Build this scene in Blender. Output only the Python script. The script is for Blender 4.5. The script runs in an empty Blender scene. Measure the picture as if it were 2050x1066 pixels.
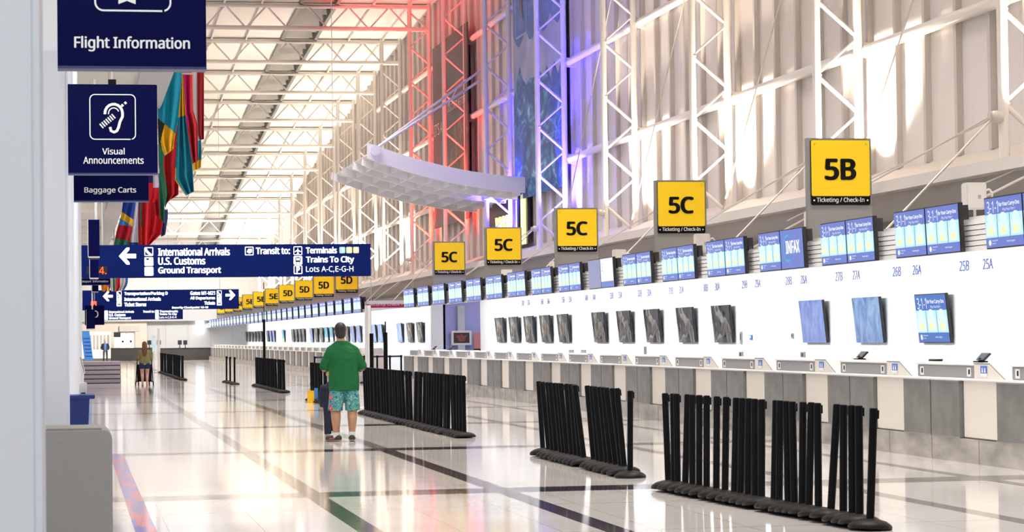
import bpy, bmesh, math, random
from mathutils import Vector, Matrix, noise

random.seed(7)
SC = bpy.context.scene
COL = SC.collection

# ------------------------------------------------------------------ camera
FPX, CX, CY, EYE = 4700.0, 1025.0, 533.0, 1.6
VPX, VPY, ROLL = 146.0, 684.0, 0.0127           # vanishing point of the hall, slope of the horizon
_d = Vector((VPX - CX, -(VPY - CY), -FPX)).normalized()
_up = Vector((1, ROLL, 0)).cross(_d).normalized()
if _up.y < 0:
    _up = -_up
_rt = _d.cross(_up).normalized()
ROT = Matrix((_rt, _d, _up))                    # camera space -> hall space
cam_d = bpy.data.cameras.new('camera')
cam = bpy.data.objects.new('camera', cam_d)
COL.objects.link(cam)
cam.matrix_world = Matrix.Translation((0, 0, EYE)) @ ROT.to_4x4()
cam_d.sensor_fit = 'HORIZONTAL'
cam_d.sensor_width = 36.0
cam_d.lens = 36.0 * FPX / 2050.0
cam_d.clip_end = 600
cam_d.dof.use_dof = True
cam_d.dof.focus_distance = 33.0
cam_d.dof.aperture_fstop = 10.0
SC.camera = cam

# ------------------------------------------------------------------ world, exposure, big lights
SC.view_settings.view_transform = 'Standard'
SC.view_settings.look = 'None'
SC.view_settings.gamma = 1.0
SC.view_settings.exposure = 0.0
SC.view_settings.use_curve_mapping = False
SC.cycles.max_bounces = 6
SC.cycles.diffuse_bounces = 3
SC.cycles.glossy_bounces = 3
SC.cycles.transmission_bounces = 3
SC.cycles.transparent_max_bounces = 4
SC.cycles.caustics_reflective = False
SC.cycles.caustics_refractive = False
SC.cycles.sample_clamp_indirect = 6.0
W = bpy.data.worlds.new('daylight')
SC.world = W
W.use_nodes = True
W.node_tree.nodes['Background'].inputs[0].default_value = (0.92, 0.95, 1.0, 1)
W.node_tree.nodes['Background'].inputs[1].default_value = 0.6


def area_light(name, loc, rot, sx, sy, power, color=(1, 1, 1), spread=180):
    L = bpy.data.lights.new(name, 'AREA')
    L.shape = 'RECTANGLE'
    L.size, L.size_y = sx, sy
    L.energy = power
    L.color = color
    L.spread = math.radians(spread)
    o = bpy.data.objects.new(name, L)
    COL.objects.link(o)
    o.location = loc
    o.rotation_euler = rot
    return o


# bay grid of the hall
BAY, PER = 9.36, 3.11
YC0 = 34.75                      # first truss column
XCOL, XWALL, XBACK = 14.4, 15.6, 13.95
XCTR = 10.55
COLS = [YC0 + BAY * i for i in range(-1, 17)]
HALL_END = 193.0
GAP = (77.0, 87.5)               # break in the counters (security check point)


def roof_z(y):
    return 15.45 - 0.00052 * (y - 68.0) ** 2


# fluorescent strip behind the edge of the canopy, washing the back wall
for _y0, _y1 in ((18.0, 80.0), (91.5, 191.0)):
    area_light('canopy_strip_light', (11.2, (_y0 + _y1) / 2, 2.80), (0, math.radians(-58), 0), 0.12, _y1 - _y0, 17.0 * (_y1 - _y0), (0.93, 0.96, 1.0), 150)
# uplights at the foot of the columns
for _i, _y in enumerate(COLS):
    L = bpy.data.lights.new('column_uplight', 'SPOT')
    L.energy = 4300
    L.spot_size = math.radians(122)
    L.spot_blend = 0.7
    L.shadow_soft_size = 0.12
    L.color = (1.0, 0.83, 0.66)
    if 72 < _y < 83:
        L.color, L.energy, L.spot_size = (0.05, 0.03, 1.0), 22000, math.radians(84)
    elif 83 < _y < 101:
        L.color, L.energy, L.spot_size = (1.0, 0.012, 0.004), 15000, math.radians(60)
    o = bpy.data.objects.new('column_uplight', L)
    COL.objects.link(o)
    o.location = (14.95, _y - 0.55, 4.75)
    o.rotation_euler = (math.radians(180 + 4), math.radians(3), 0)
area_light('passage_fill_light', (14.9, 86.0, 2.95), (math.radians(25), 0, 0), 1.2, 1.2, 60, (0.75, 0.75, 1.0))  # lavender fill light added to brighten the violet passage wall
area_light('end_fill_light', (7.0, 184.0, 6.6), (math.radians(28), 0, 0), 14.0, 1.0, 1500, (1.0, 0.97, 0.93))  # fill light added to brighten the far end wall
area_light('end_fill_light', (7.0, 170.0, 7.6), (math.radians(150), 0, 0), 14.0, 1.0, 900, (1.0, 0.95, 0.9))  # upward fill light added for the dark upper end wall
# unseen downlights added below the roof to brighten the floor
for _y in range(20, 190, 19):
    area_light('roof_fill_light', (6.0, _y, roof_z(_y) - 0.6), (0, 0, 0), 7.0, 0.5, 850, (1.0, 0.93, 0.86), 110)
    area_light('roof_fill_light', (9.0, _y + 9.5, roof_z(_y) - 0.6), (0, 0, 0), 3.0, 0.5, 420, (1.0, 0.95, 0.9), 90)
for _y in (-3.0, 9.5, 19.5, 30.5, 41.0, 60.0, 90.0, 125.0, 160.0):  # unseen fill lights added under the soffit to brighten the left pillars
    area_light('concourse_fill_light', (-0.9, _y, 6.5), (math.radians(14), 0, 0), 1.6, 0.6, 420 if _y < 0 else 260, (0.95, 0.97, 1.0))


# ------------------------------------------------------------------ pixel helpers (a point on a known plane)
def _ray(px, py):
    return ROT @ Vector(((px - CX) / FPX, -(py - CY) / FPX, -1.0))


def atX(px, py, x):
    w = _ray(px, py)
    return Vector((0, 0, EYE)) + w * (x / w.x)


def atY(px, py, y):
    w = _ray(px, py)
    return Vector((0, 0, EYE)) + w * (y / w.y)


def atZ(px, py, z=0.0):
    w = _ray(px, py)
    return Vector((0, 0, EYE)) + w * ((z - EYE) / w.z)


# ------------------------------------------------------------------ materials
def new_mat(name, color, rough=0.5, metal=0.0, emit=0.0, emit_color=None, spec=0.5, coat=0.0):
    m = bpy.data.materials.new(name)
    m.use_nodes = True
    b = m.node_tree.nodes['Principled BSDF']
    b.inputs['Base Color'].default_value = (*color, 1)
    b.inputs['Roughness'].default_value = rough
    b.inputs['Metallic'].default_value = metal
    b.inputs['Specular IOR Level'].default_value = spec
    b.inputs['Coat Weight'].default_value = coat
    if emit > 0:
        b.inputs['Emission Color'].default_value = (*(emit_color or color), 1)
        b.inputs['Emission Strength'].default_value = emit
    return m


def N(m, kind, **kw):
    n = m.node_tree.nodes.new(kind)
    for k, v in kw.items():
        setattr(n, k, v)
    return n


def lk(m, a, b):
    m.node_tree.links.new(a, b)


def bsdf(m):
    return m.node_tree.nodes['Principled BSDF']


def add_noise_color(m, c0, c1, scale=6.0, detail=5.0, lo=0.35, hi=0.65, stretch=(1, 1, 1), rough=None):
    tc = N(m, 'ShaderNodeTexCoord')
    mp = N(m, 'ShaderNodeMapping')
    mp.inputs['Scale'].default_value = stretch
    nz = N(m, 'ShaderNodeTexNoise')
    nz.inputs['Scale'].default_value = scale
    nz.inputs['Detail'].default_value = detail
    rp = N(m, 'ShaderNodeValToRGB')
    rp.color_ramp.elements[0].position, rp.color_ramp.elements[1].position = lo, hi
    rp.color_ramp.elements[0].color = (*c0, 1)
    rp.color_ramp.elements[1].color = (*c1, 1)
    lk(m, tc.outputs['Object'], mp.inputs['Vector'])
    lk(m, mp.outputs['Vector'], nz.inputs['Vector'])
    lk(m, nz.outputs['Fac'], rp.inputs['Fac'])
    lk(m, rp.outputs['Color'], bsdf(m).inputs['Base Color'])
    return tc, nz, rp


def add_bump(m, scale, strength, detail=4.0, stretch=(1, 1, 1), dist=0.02, distortion=0.0):
    tc = N(m, 'ShaderNodeTexCoord')
    mp = N(m, 'ShaderNodeMapping')
    mp.inputs['Scale'].default_value = stretch
    nz = N(m, 'ShaderNodeTexNoise')
    nz.inputs['Scale'].default_value = scale
    nz.inputs['Detail'].default_value = detail
    nz.inputs['Distortion'].default_value = distortion
    bp = N(m, 'ShaderNodeBump')
    bp.inputs['Strength'].default_value = strength
    bp.inputs['Distance'].default_value = dist
    lk(m, tc.outputs['Object'], mp.inputs['Vector'])
    lk(m, mp.outputs['Vector'], nz.inputs['Vector'])
    lk(m, nz.outputs['Fac'], bp.inputs['Height'])
    lk(m, bp.outputs['Normal'], bsdf(m).inputs['Normal'])


M = {}
M['white_steel'] = new_mat('white_steel', (0.80, 0.77, 0.73), 0.35)
M['roof_panel'] = new_mat('roof_panel', (0.82, 0.79, 0.75), 0.7)
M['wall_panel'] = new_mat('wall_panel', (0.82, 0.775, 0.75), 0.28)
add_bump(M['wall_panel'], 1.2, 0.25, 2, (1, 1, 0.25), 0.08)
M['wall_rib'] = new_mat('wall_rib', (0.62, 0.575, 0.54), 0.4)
M['back_wall'] = new_mat('back_wall', (0.88, 0.89, 0.91), 0.5)
M['canopy_white'] = new_mat('canopy_white', (0.88, 0.88, 0.88), 0.5)
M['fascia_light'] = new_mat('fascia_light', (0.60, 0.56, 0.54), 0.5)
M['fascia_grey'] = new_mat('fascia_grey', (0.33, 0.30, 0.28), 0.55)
M['sill_beige'] = new_mat('sill_beige', (0.66, 0.60, 0.55), 0.5)
M['sign_grey'] = new_mat('sign_grey', (0.235, 0.225, 0.22), 0.55)
M['yellow'] = new_mat('sign_yellow', (0.86, 0.56, 0.0), 0.5, emit=0.05)
M['black'] = new_mat('black_plastic', (0.003, 0.003, 0.004), 0.42, spec=0.10)
M['black_soft'] = new_mat('black_soft', (0.009, 0.008, 0.0075), 0.5, spec=0.18)
M['white_letter'] = new_mat('white_letter', (0.85, 0.85, 0.85), 0.5)
M['lit_letter'] = new_mat('lit_letter', (0.9, 0.93, 1.0), 0.5, emit=1.6)
M['navy'] = new_mat('sign_navy', (0.0012, 0.0025, 0.048), 0.5, spec=0.05)
M['navy_lit'] = new_mat('sign_navy_lit', (0.002, 0.009, 0.085), 0.5, emit=0.06, emit_color=(0.01, 0.05, 0.55), spec=0.08)
M['navy_edge'] = new_mat('sign_navy_edge', (0.02, 0.025, 0.13), 0.4)
M['red_sign'] = new_mat('sign_crimson', (0.45, 0.01, 0.07), 0.5, emit=0.1)
M['led'] = new_mat('led_red', (0.9, 0.05, 0.01), 0.5, emit=2.5, emit_color=(1.0, 0.07, 0.01))
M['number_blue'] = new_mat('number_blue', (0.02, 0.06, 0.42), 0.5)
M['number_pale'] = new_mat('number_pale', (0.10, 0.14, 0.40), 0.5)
M['steel'] = new_mat('brushed_steel', (0.40, 0.39, 0.385), 0.42, 0.75)
M['panel_grey'] = new_mat('panel_grey', (0.24, 0.235, 0.23), 0.42, 0.35)
add_noise_color(M['panel_grey'], (0.19, 0.185, 0.18), (0.28, 0.275, 0.27), 3.0, 8, 0.35, 0.7)
M['cream'] = new_mat('counter_cream', (0.78, 0.73, 0.66), 0.38, 0.0)
M['console'] = new_mat('console_grey', (0.33, 0.325, 0.34), 0.45, 0.3)
M['trim_white'] = new_mat('trim_white', (0.86, 0.85, 0.83), 0.4)
M['plinth'] = new_mat('plinth_steel', (0.5, 0.48, 0.45), 0.38, 0.55)
add_noise_color(M['plinth'], (0.33, 0.31, 0.28), (0.66, 0.62, 0.57), 1.6, 8, 0.3, 0.7, (1, 1, 3))
M['sticker_blue'] = new_mat('sticker_blue', (0.05, 0.16, 0.6), 0.5)
M['scr_blue'] = new_mat('screen_blue', (0.0, 0.0, 0.0), 0.25, emit=1.0, emit_color=(0.13, 0.19, 0.60))
M['scr_blue2'] = new_mat('screen_royal', (0.0, 0.0, 0.0), 0.25, emit=1.0, emit_color=(0.03, 0.14, 0.52))
M['scr_cyan'] = new_mat('screen_cyan', (0, 0, 0), 0.25, emit=1.0, emit_color=(0.50, 0.85, 0.95))
M['scr_pale'] = new_mat('screen_pale', (0, 0, 0), 0.25, emit=1.0, emit_color=(0.72, 0.95, 0.93))
M['scr_white'] = new_mat('screen_white', (0, 0, 0), 0.25, emit=1.0, emit_color=(0.92, 0.95, 1.0))
M['scr_yellow'] = new_mat('screen_yellow', (0, 0, 0), 0.25, emit=1.0, emit_color=(0.93, 0.90, 0.45))
M['scr_violet'] = new_mat('screen_violet', (0, 0, 0), 0.25, emit=1.0, emit_color=(0.27, 0.28, 0.47))
M['scr_teal'] = new_mat('screen_teal', (0, 0, 0), 0.25, emit=1.0, emit_color=(0.02, 0.42, 0.62))
M['scr_green'] = new_mat('screen_green', (0, 0, 0), 0.25, emit=1.0, emit_color=(0.35, 0.72, 0.30))
M['scr_brown'] = new_mat('screen_brown', (0, 0, 0), 0.25, emit=1.0, emit_color=(0.03, 0.012, 0.014))
M['scr_orange'] = new_mat('screen_orange', (0, 0, 0), 0.25, emit=1.0, emit_color=(0.5, 0.12, 0.06))
M['bezel'] = new_mat('bezel_black', (0.015, 0.015, 0.018), 0.35)
M['wrap_black'] = new_mat('plastic_wrap_black', (0.003, 0.003, 0.003), 0.07, spec=0.8)
add_bump(M['wrap_black'], 1.1, 0.7, 1.0, (1, 1.3, 0.7), 0.2, 0.5)


def screen_wrap(name, c0, c1, e):
    m = new_mat(name, (0.03, 0.05, 0.12), 0.2)
    tc, nz, rp = add_noise_color(m, c0, c1, 2.6, 7, 0.35, 0.75, (1, 1.2, 0.7))
    m.node_tree.links.remove(bsdf(m).inputs['Base Color'].links[0])
    nz.inputs['Distortion'].default_value = 1.6
    lk(m, rp.outputs['Color'], bsdf(m).inputs['Emission Color'])
    bsdf(m).inputs['Emission Strength'].default_value = e
    return m


M['wrap_violet'] = screen_wrap('plastic_wrap_violet', (0.13, 0.20, 0.55), (0.32, 0.42, 0.80), 0.75)
M['wrap_blue'] = screen_wrap('plastic_wrap_blue', (0.07, 0.18, 0.46), (0.40, 0.62, 0.85), 0.7)
M['wrap_sky'] = screen_wrap('plastic_wrap_sky', (0.05, 0.25, 0.75), (0.6, 0.75, 0.95), 0.8)
M['pale_box'] = new_mat('pale_plastic', (0.70, 0.67, 0.63), 0.5)
M['pillar'] = new_mat('pillar_white', (0.78, 0.80, 0.84), 0.45)
M['soffit'] = new_mat('soffit_cream', (0.80, 0.77, 0.70), 0.7)
M['beam_grey'] = new_mat('beam_grey', (0.52, 0.52, 0.53), 0.6)
M['cabinet_grey'] = new_mat('cabinet_grey', (0.27, 0.262, 0.25), 0.6)
add_noise_color(M['cabinet_grey'], (0.25, 0.243, 0.232), (0.29, 0.282, 0.27), 160, 2)
M['desk_blue'] = new_mat('desk_blue', (0.008, 0.03, 0.21), 0.4)
M['skylight_grey'] = new_mat('skylight_grey', (0.16, 0.16, 0.15), 0.45)
M['skylight_slat'] = new_mat('skylight_slat', (0.27, 0.27, 0.26), 0.6)
M['violet_wall'] = new_mat('violet_wall', (0.42, 0.42, 0.78), 0.5)
M['cable'] = new_mat('cable_grey', (0.62, 0.58, 0.53), 0.4, 0.3)
M['far_wall'] = new_mat('far_wall', (0.60, 0.60, 0.60), 0.6)
M['far_cream'] = new_mat('far_cream', (0.75, 0.66, 0.55), 0.6)
M['lit_warm'] = new_mat('lit_warm', (0.9, 0.8, 0.6), 0.5, emit=1.1, emit_color=(1.0, 0.86, 0.66))
M['lit_white'] = new_mat('lit_white', (0.9, 0.95, 1.0), 0.5, emit=2.5, emit_color=(0.88, 0.94, 1.0))
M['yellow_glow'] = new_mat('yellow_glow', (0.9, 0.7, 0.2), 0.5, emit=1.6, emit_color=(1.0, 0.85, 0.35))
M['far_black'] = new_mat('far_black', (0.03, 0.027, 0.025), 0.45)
M['salmon'] = new_mat('salmon', (0.55, 0.2, 0.2), 0.5)
M['box_grey'] = new_mat('slat_box_grey', (0.42, 0.38, 0.40), 0.4)
M['box_dark'] = new_mat('slat_gap', (0.06, 0.05, 0.06), 0.6)
M['poster_blue'] = new_mat('poster_blue', (0.07, 0.28, 0.68), 0.4, emit=0.25)
M['belt'] = new_mat('belt_navy', (0.02, 0.02, 0.06), 0.7)

# banners
def banner_mat(name, stops, scale, stretch, dist=1.0):
    m = new_mat(name, (0.1, 0.1, 0.2), 0.5)
    tc, nz, rp = add_noise_color(m, stops[0][1], stops[-1][1], scale, 8, stops[0][0], stops[-1][0], stretch)
    nz.inputs['Distortion'].default_value = dist
    for p, c in stops[1:-1]:
        e = rp.color_ramp.elements.new(p)
        e.color = (*c, 1)
    return m


M['ban_sky'] = banner_mat('banner_sky', [(0.3, (0.04, 0.13, 0.36)), (0.55, (0.07, 0.22, 0.48)), (0.8, (0.22, 0.40, 0.62))], 0.35, (1, 1, 1.6))
M['ban_mist'] = banner_mat('banner_mist', [(0.3, (0.20, 0.30, 0.50)), (0.5, (0.36, 0.42, 0.55)), (0.75, (0.55, 0.60, 0.72))], 0.4, (1, 1, 0.8))
M['ban_wave'] = banner_mat('banner_wave', [(0.3, (0.01, 0.05, 0.16)), (0.5, (0.02, 0.13, 0.33)), (0.62, (0.10, 0.32, 0.50)), (0.72, (0.5, 0.65, 0.75))], 0.8, (1, 1, 1.8), 2.0)
M['ban_frame'] = new_mat('banner_frame', (0.30, 0.55, 0.85), 0.5)
M['ban_dark'] = banner_mat('banner_dark', [(0.3, (0.05, 0.048, 0.055)), (0.7, (0.10, 0.095, 0.11))], 0.5, (1, 1, 1))
M['ban_figure'] = banner_mat('banner_figure', [(0.3, (0.02, 0.015, 0.01)), (0.45, (0.20, 0.10, 0.05)), (0.55, (0.03, 0.05, 0.03)), (0.7, (0.45, 0.30, 0.18))], 0.9, (1, 1, 0.5), 2.5)

# floor
def floor_mat(name, c0, c1, seams=True, rough=0.085):
    m = new_mat(name, c0, rough, spec=0.46)
    tc = N(m, 'ShaderNodeTexCoord')
    nz = N(m, 'ShaderNodeTexNoise')
    nz.inputs['Scale'].default_value = 0.55
    nz.inputs['Detail'].default_value = 6
    nz2 = N(m, 'ShaderNodeTexNoise')
    nz2.inputs['Scale'].default_value = 55
    nz2.inputs['Detail'].default_value = 3
    mixf = N(m, 'ShaderNodeMath', operation='MULTIPLY_ADD')
    mixf.inputs[1].default_value = 0.4
    lk(m, tc.outputs['Object'], nz.inputs['Vector'])
    lk(m, tc.outputs['Object'], nz2.inputs['Vector'])
    lk(m, nz2.outputs['Fac'], mixf.inputs[0])
    lk(m, nz.outputs['Fac'], mixf.inputs[2])
    rp = N(m, 'ShaderNodeValToRGB')
    rp.color_ramp.elements[0].position, rp.color_ramp.elements[1].position = 0.5, 0.95
    rp.color_ramp.elements[0].color = (*c0, 1)
    rp.color_ramp.elements[1].color = (*c1, 1)
    lk(m, mixf.outputs[0], rp.inputs['Fac'])
    out = rp.outputs['Color']
    if seams:
        sx = N(m, 'ShaderNodeSeparateXYZ')
        lk(m, tc.outputs['Object'], sx.inputs[0])
        seam = None
        for ax, per, wid in (('X', 0.78, 0.010), ('Y', 3.12, 0.03)):
            md = N(m, 'ShaderNodeMath', operation='PINGPONG')
            md.inputs[1].default_value = per / 2
            lk(m, sx.outputs[ax], md.inputs[0])
            lt = N(m, 'ShaderNodeMath', operation='LESS_THAN')
            lt.inputs[1].default_value = wid / 2
            lk(m, md.outputs[0], lt.inputs[0])
            if seam is None:
                seam = lt
            else:
                mx = N(m, 'ShaderNodeMath', operation='MAXIMUM')
                lk(m, seam.outputs[0], mx.inputs[0])
                lk(m, lt.outputs[0], mx.inputs[1])
                seam = mx
        mix = N(m, 'ShaderNodeMix', data_type='RGBA')
        mix.inputs['B'].default_value = (0.30, 0.28, 0.27, 1)
        sc = N(m, 'ShaderNodeMath', operation='MULTIPLY')
        sc.inputs[1].default_value = 0.75
        lk(m, seam.outputs[0], sc.inputs[0])
        lk(m, sc.outputs[0], mix.inputs['Factor'])
        lk(m, out, mix.inputs['A'])
        out = mix.outputs['Result']
    lk(m, out, bsdf(m).inputs['Base Color'])
    # polished but slightly uneven
    nb = N(m, 'ShaderNodeTexNoise')
    nb.inputs['Scale'].default_value = 1.3
    nb.inputs['Detail'].default_value = 2
    bp = N(m, 'ShaderNodeBump')
    bp.inputs['Strength'].default_value = 0.05
    bp.inputs['Distance'].default_value = 0.02
    lk(m, tc.outputs['Object'], nb.inputs['Vector'])
    lk(m, nb.outputs['Fac'], bp.inputs['Height'])
    lk(m, bp.outputs['Normal'], bsdf(m).inputs['Normal'])
    return m


M['floor'] = floor_mat('terrazzo_pale', (0.60, 0.565, 0.535), (0.72, 0.685, 0.655))
M['floor_dark'] = floor_mat('terrazzo_dark', (0.045, 0.038, 0.042), (0.075, 0.065, 0.07), False)
M['floor_mid'] = floor_mat('terrazzo_grey', (0.20, 0.185, 0.18), (0.26, 0.24, 0.235), False)
m = M['floor_mosaic'] = new_mat('floor_mosaic', (0.3, 0.1, 0.3), 0.12)
tc = N(m, 'ShaderNodeTexCoord')
vo = N(m, 'ShaderNodeTexVoronoi')
vo.inputs['Scale'].default_value = 7.0
vo.distance = 'CHEBYCHEV'
rp = N(m, 'ShaderNodeValToRGB')
rp.color_ramp.interpolation = 'CONSTANT'
rp.color_ramp.elements[0].color = (0.05, 0.06, 0.42, 1)
rp.color_ramp.elements[1].position = 0.45
rp.color_ramp.elements[1].color = (0.55, 0.06, 0.10, 1)
e_ = rp.color_ramp.elements.new(0.65)
e_.color = (0.16, 0.08, 0.30, 1)
mp_ = N(m, 'ShaderNodeMapping')
mp_.inputs['Scale'].default_value = (1.5, 0.16, 1)
lk(m, tc.outputs['Object'], mp_.inputs['Vector'])
lk(m, mp_.outputs['Vector'], vo.inputs['Vector'])
lk(m, vo.outputs['Color'], rp.inputs['Fac'])
lk(m, rp.outputs['Color'], bsdf(m).inputs['Base Color'])

# people
M['skin'] = new_mat('skin', (0.46, 0.235, 0.15), 0.5)
M['skin_pale'] = new_mat('skin_pale', (0.60, 0.36, 0.26), 0.5)
M['hair_dark'] = new_mat('hair_dark', (0.012, 0.010, 0.010), 0.6)
M['hair_red'] = new_mat('hair_auburn', (0.13, 0.05, 0.018), 0.6)
add_bump(M['hair_red'], 14, 0.8, 3, (4, 4, 0.3), 0.02)
M['hair_fair'] = new_mat('hair_fair', (0.42, 0.25, 0.08), 0.55)
M['shirt_green'] = new_mat('shirt_green', (0.012, 0.118, 0.038), 0.85, spec=0.2)
add_bump(M['shirt_green'], 5.5, 0.55, 3, (1, 1, 1.6), 0.05, 0.8)
M['navy_cloth'] = new_mat('navy_cloth', (0.010, 0.011, 0.03), 0.85)
M['olive_cloth'] = new_mat('olive_cloth', (0.20, 0.18, 0.06), 0.85)
add_bump(M['olive_cloth'], 12, 0.5, 3, (1, 1, 1), 0.03)
M['denim'] = new_mat('denim', (0.012, 0.02, 0.07), 0.85)
M['jacket'] = new_mat('jacket_navy', (0.012, 0.016, 0.05), 0.8)
M['blue_shirt'] = new_mat('shirt_blue', (0.10, 0.18, 0.42), 0.8)
M['trouser'] = new_mat('trouser_grey', (0.05, 0.055, 0.075), 0.85)
M['sock'] = new_mat('sock_white', (0.75, 0.75, 0.76), 0.85)
M['shoe'] = new_mat('shoe_brown', (0.055, 0.033, 0.026), 0.6)
M['shoe_red'] = new_mat('shoe_red', (0.45, 0.08, 0.05), 0.6)
M['sole'] = new_mat('shoe_sole', (0.35, 0.30, 0.25), 0.7)
m = M['floral'] = new_mat('floral_print', (0.1, 0.3, 0.3), 0.8)
tc = N(m, 'ShaderNodeTexCoord')
nz = N(m, 'ShaderNodeTexNoise')
nz.inputs['Scale'].default_value = 11
nz.inputs['Detail'].default_value = 4
nz.inputs['Distortion'].default_value = 2.2
rp = N(m, 'ShaderNodeValToRGB')
for p_, c_ in ((0.36, (0.01, 0.03, 0.22)), (0.44, (0.02, 0.19, 0.36)), (0.50, (0.10, 0.36, 0.30)), (0.56, (0.03, 0.20, 0.13)), (0.62, (0.25, 0.50, 0.45))):
    e_ = rp.color_ramp.elements.new(p_)
    e_.color = (*c_, 1)
rp.color_ramp.elements[0].color = (0.01, 0.02, 0.2, 1)
rp.color_ramp.elements[-1].color = (0.35, 0.55, 0.5, 1)
vo = N(m, 'ShaderNodeTexNoise')
vo.inputs['Scale'].default_value = 6.0
vo.inputs['Detail'].default_value = 2
r2 = N(m, 'ShaderNodeValToRGB')
r2.color_ramp.elements[0].position = 0.63
r2.color_ramp.elements[0].color = (0, 0, 0, 1)
r2.color_ramp.elements[1].position = 0.65
r2.color_ramp.elements[1].color = (1, 1, 1, 1)
hue = N(m, 'ShaderNodeValToRGB')
hue.color_ramp.elements[0].position = 0.48
hue.color_ramp.elements[0].color = (0.75, 0.26, 0.03, 1)
hue.color_ramp.elements[1].position = 0.52
hue.color_ramp.elements[1].color = (0.62, 0.03, 0.13, 1)
mx = N(m, 'ShaderNodeMix', data_type='RGBA')
lk(m, tc.outputs['Object'], nz.inputs['Vector'])
lk(m, tc.outputs['Object'], vo.inputs['Vector'])
lk(m, nz.outputs['Fac'], rp.inputs['Fac'])
lk(m, nz.outputs['Fac'], hue.inputs['Fac'])
lk(m, vo.outputs['Fac'], r2.inputs['Fac'])
lk(m, r2.outputs['Color'], mx.inputs['Factor'])
lk(m, rp.outputs['Color'], mx.inputs['A'])
lk(m, hue.outputs['Color'], mx.inputs['B'])
lk(m, mx.outputs['Result'], bsdf(m).inputs['Base Color'])

FL = {}
for n_, c_ in dict(aqua=(0.0, 0.30, 0.46), teal=(0.0, 0.22, 0.34), black=(0.012, 0.012, 0.012), yellow=(0.90, 0.52, 0.01), green=(0.02, 0.20, 0.10),
                   red=(0.52, 0.006, 0.015), bright_red=(0.70, 0.01, 0.015), magenta=(0.62, 0.005, 0.16), white=(0.80, 0.78, 0.78), navy=(0.01, 0.015, 0.10),
                   blue=(0.01, 0.06, 0.36), sky=(0.06, 0.27, 0.72), darkred=(0.36, 0.006, 0.02), purple=(0.16, 0.03, 0.28), orange=(0.8, 0.22, 0.02)).items():
    FL[n_] = new_mat('cloth_' + n_, c_, 0.8)


# ------------------------------------------------------------------ mesh builder
_text_cache = {}
FONT = None
try:
    import os
    FONT = bpy.data.fonts.load(os.path.join(bpy.utils.resource_path('LOCAL'), 'datafiles', 'fonts', 'NotoSansHebrew-Regular.woff2'))
except Exception:
    FONT = None



def text_geo(body, bold):
    bold = round(max(bold, 0.0) * 1.25, 4)
    key = (body, bold)
    if key not in _text_cache:
        cu = bpy.data.curves.new('lettering', 'FONT')
        cu.body = body
        if FONT:
            cu.font = FONT
        cu.size = 1.0
        cu.resolution_u = 4
        ob = bpy.data.objects.new('lettering', cu)
        COL.objects.link(ob)
        dg = bpy.context.evaluated_depsgraph_get()
        me = bpy.data.meshes.new_from_object(ob.evaluated_get(dg))
        vs = [v.co.copy() for v in me.vertices]
        fs = [tuple(p.vertices) for p in me.polygons]
        bpy.data.objects.remove(ob)
        bpy.data.meshes.remove(me)
        bpy.data.curves.remove(cu)
        if bold > 0:      # heavier weight: the outline struck several times
            v0, f0 = vs, fs
            vs, fs = [], []
            for dx, dy in ((-1, 0), (1, 0), (-0.6, 0.6), (0.6, 0.6), (-0.6, -0.6), (0.6, -0.6)):
                k = len(vs)
                vs += [v + Vector((dx * bold, dy * bold * 0.8, 0.0005 * (k / len(v0)))) for v in v0]
                fs += [tuple(k + i for i in f) for f in f0]
        xs, ys = [v.x for v in vs], [v.y for v in vs]
        _text_cache[key] = (vs, fs, min(xs), max(xs), min(ys), max(ys))
    return _text_cache[key]


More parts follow.
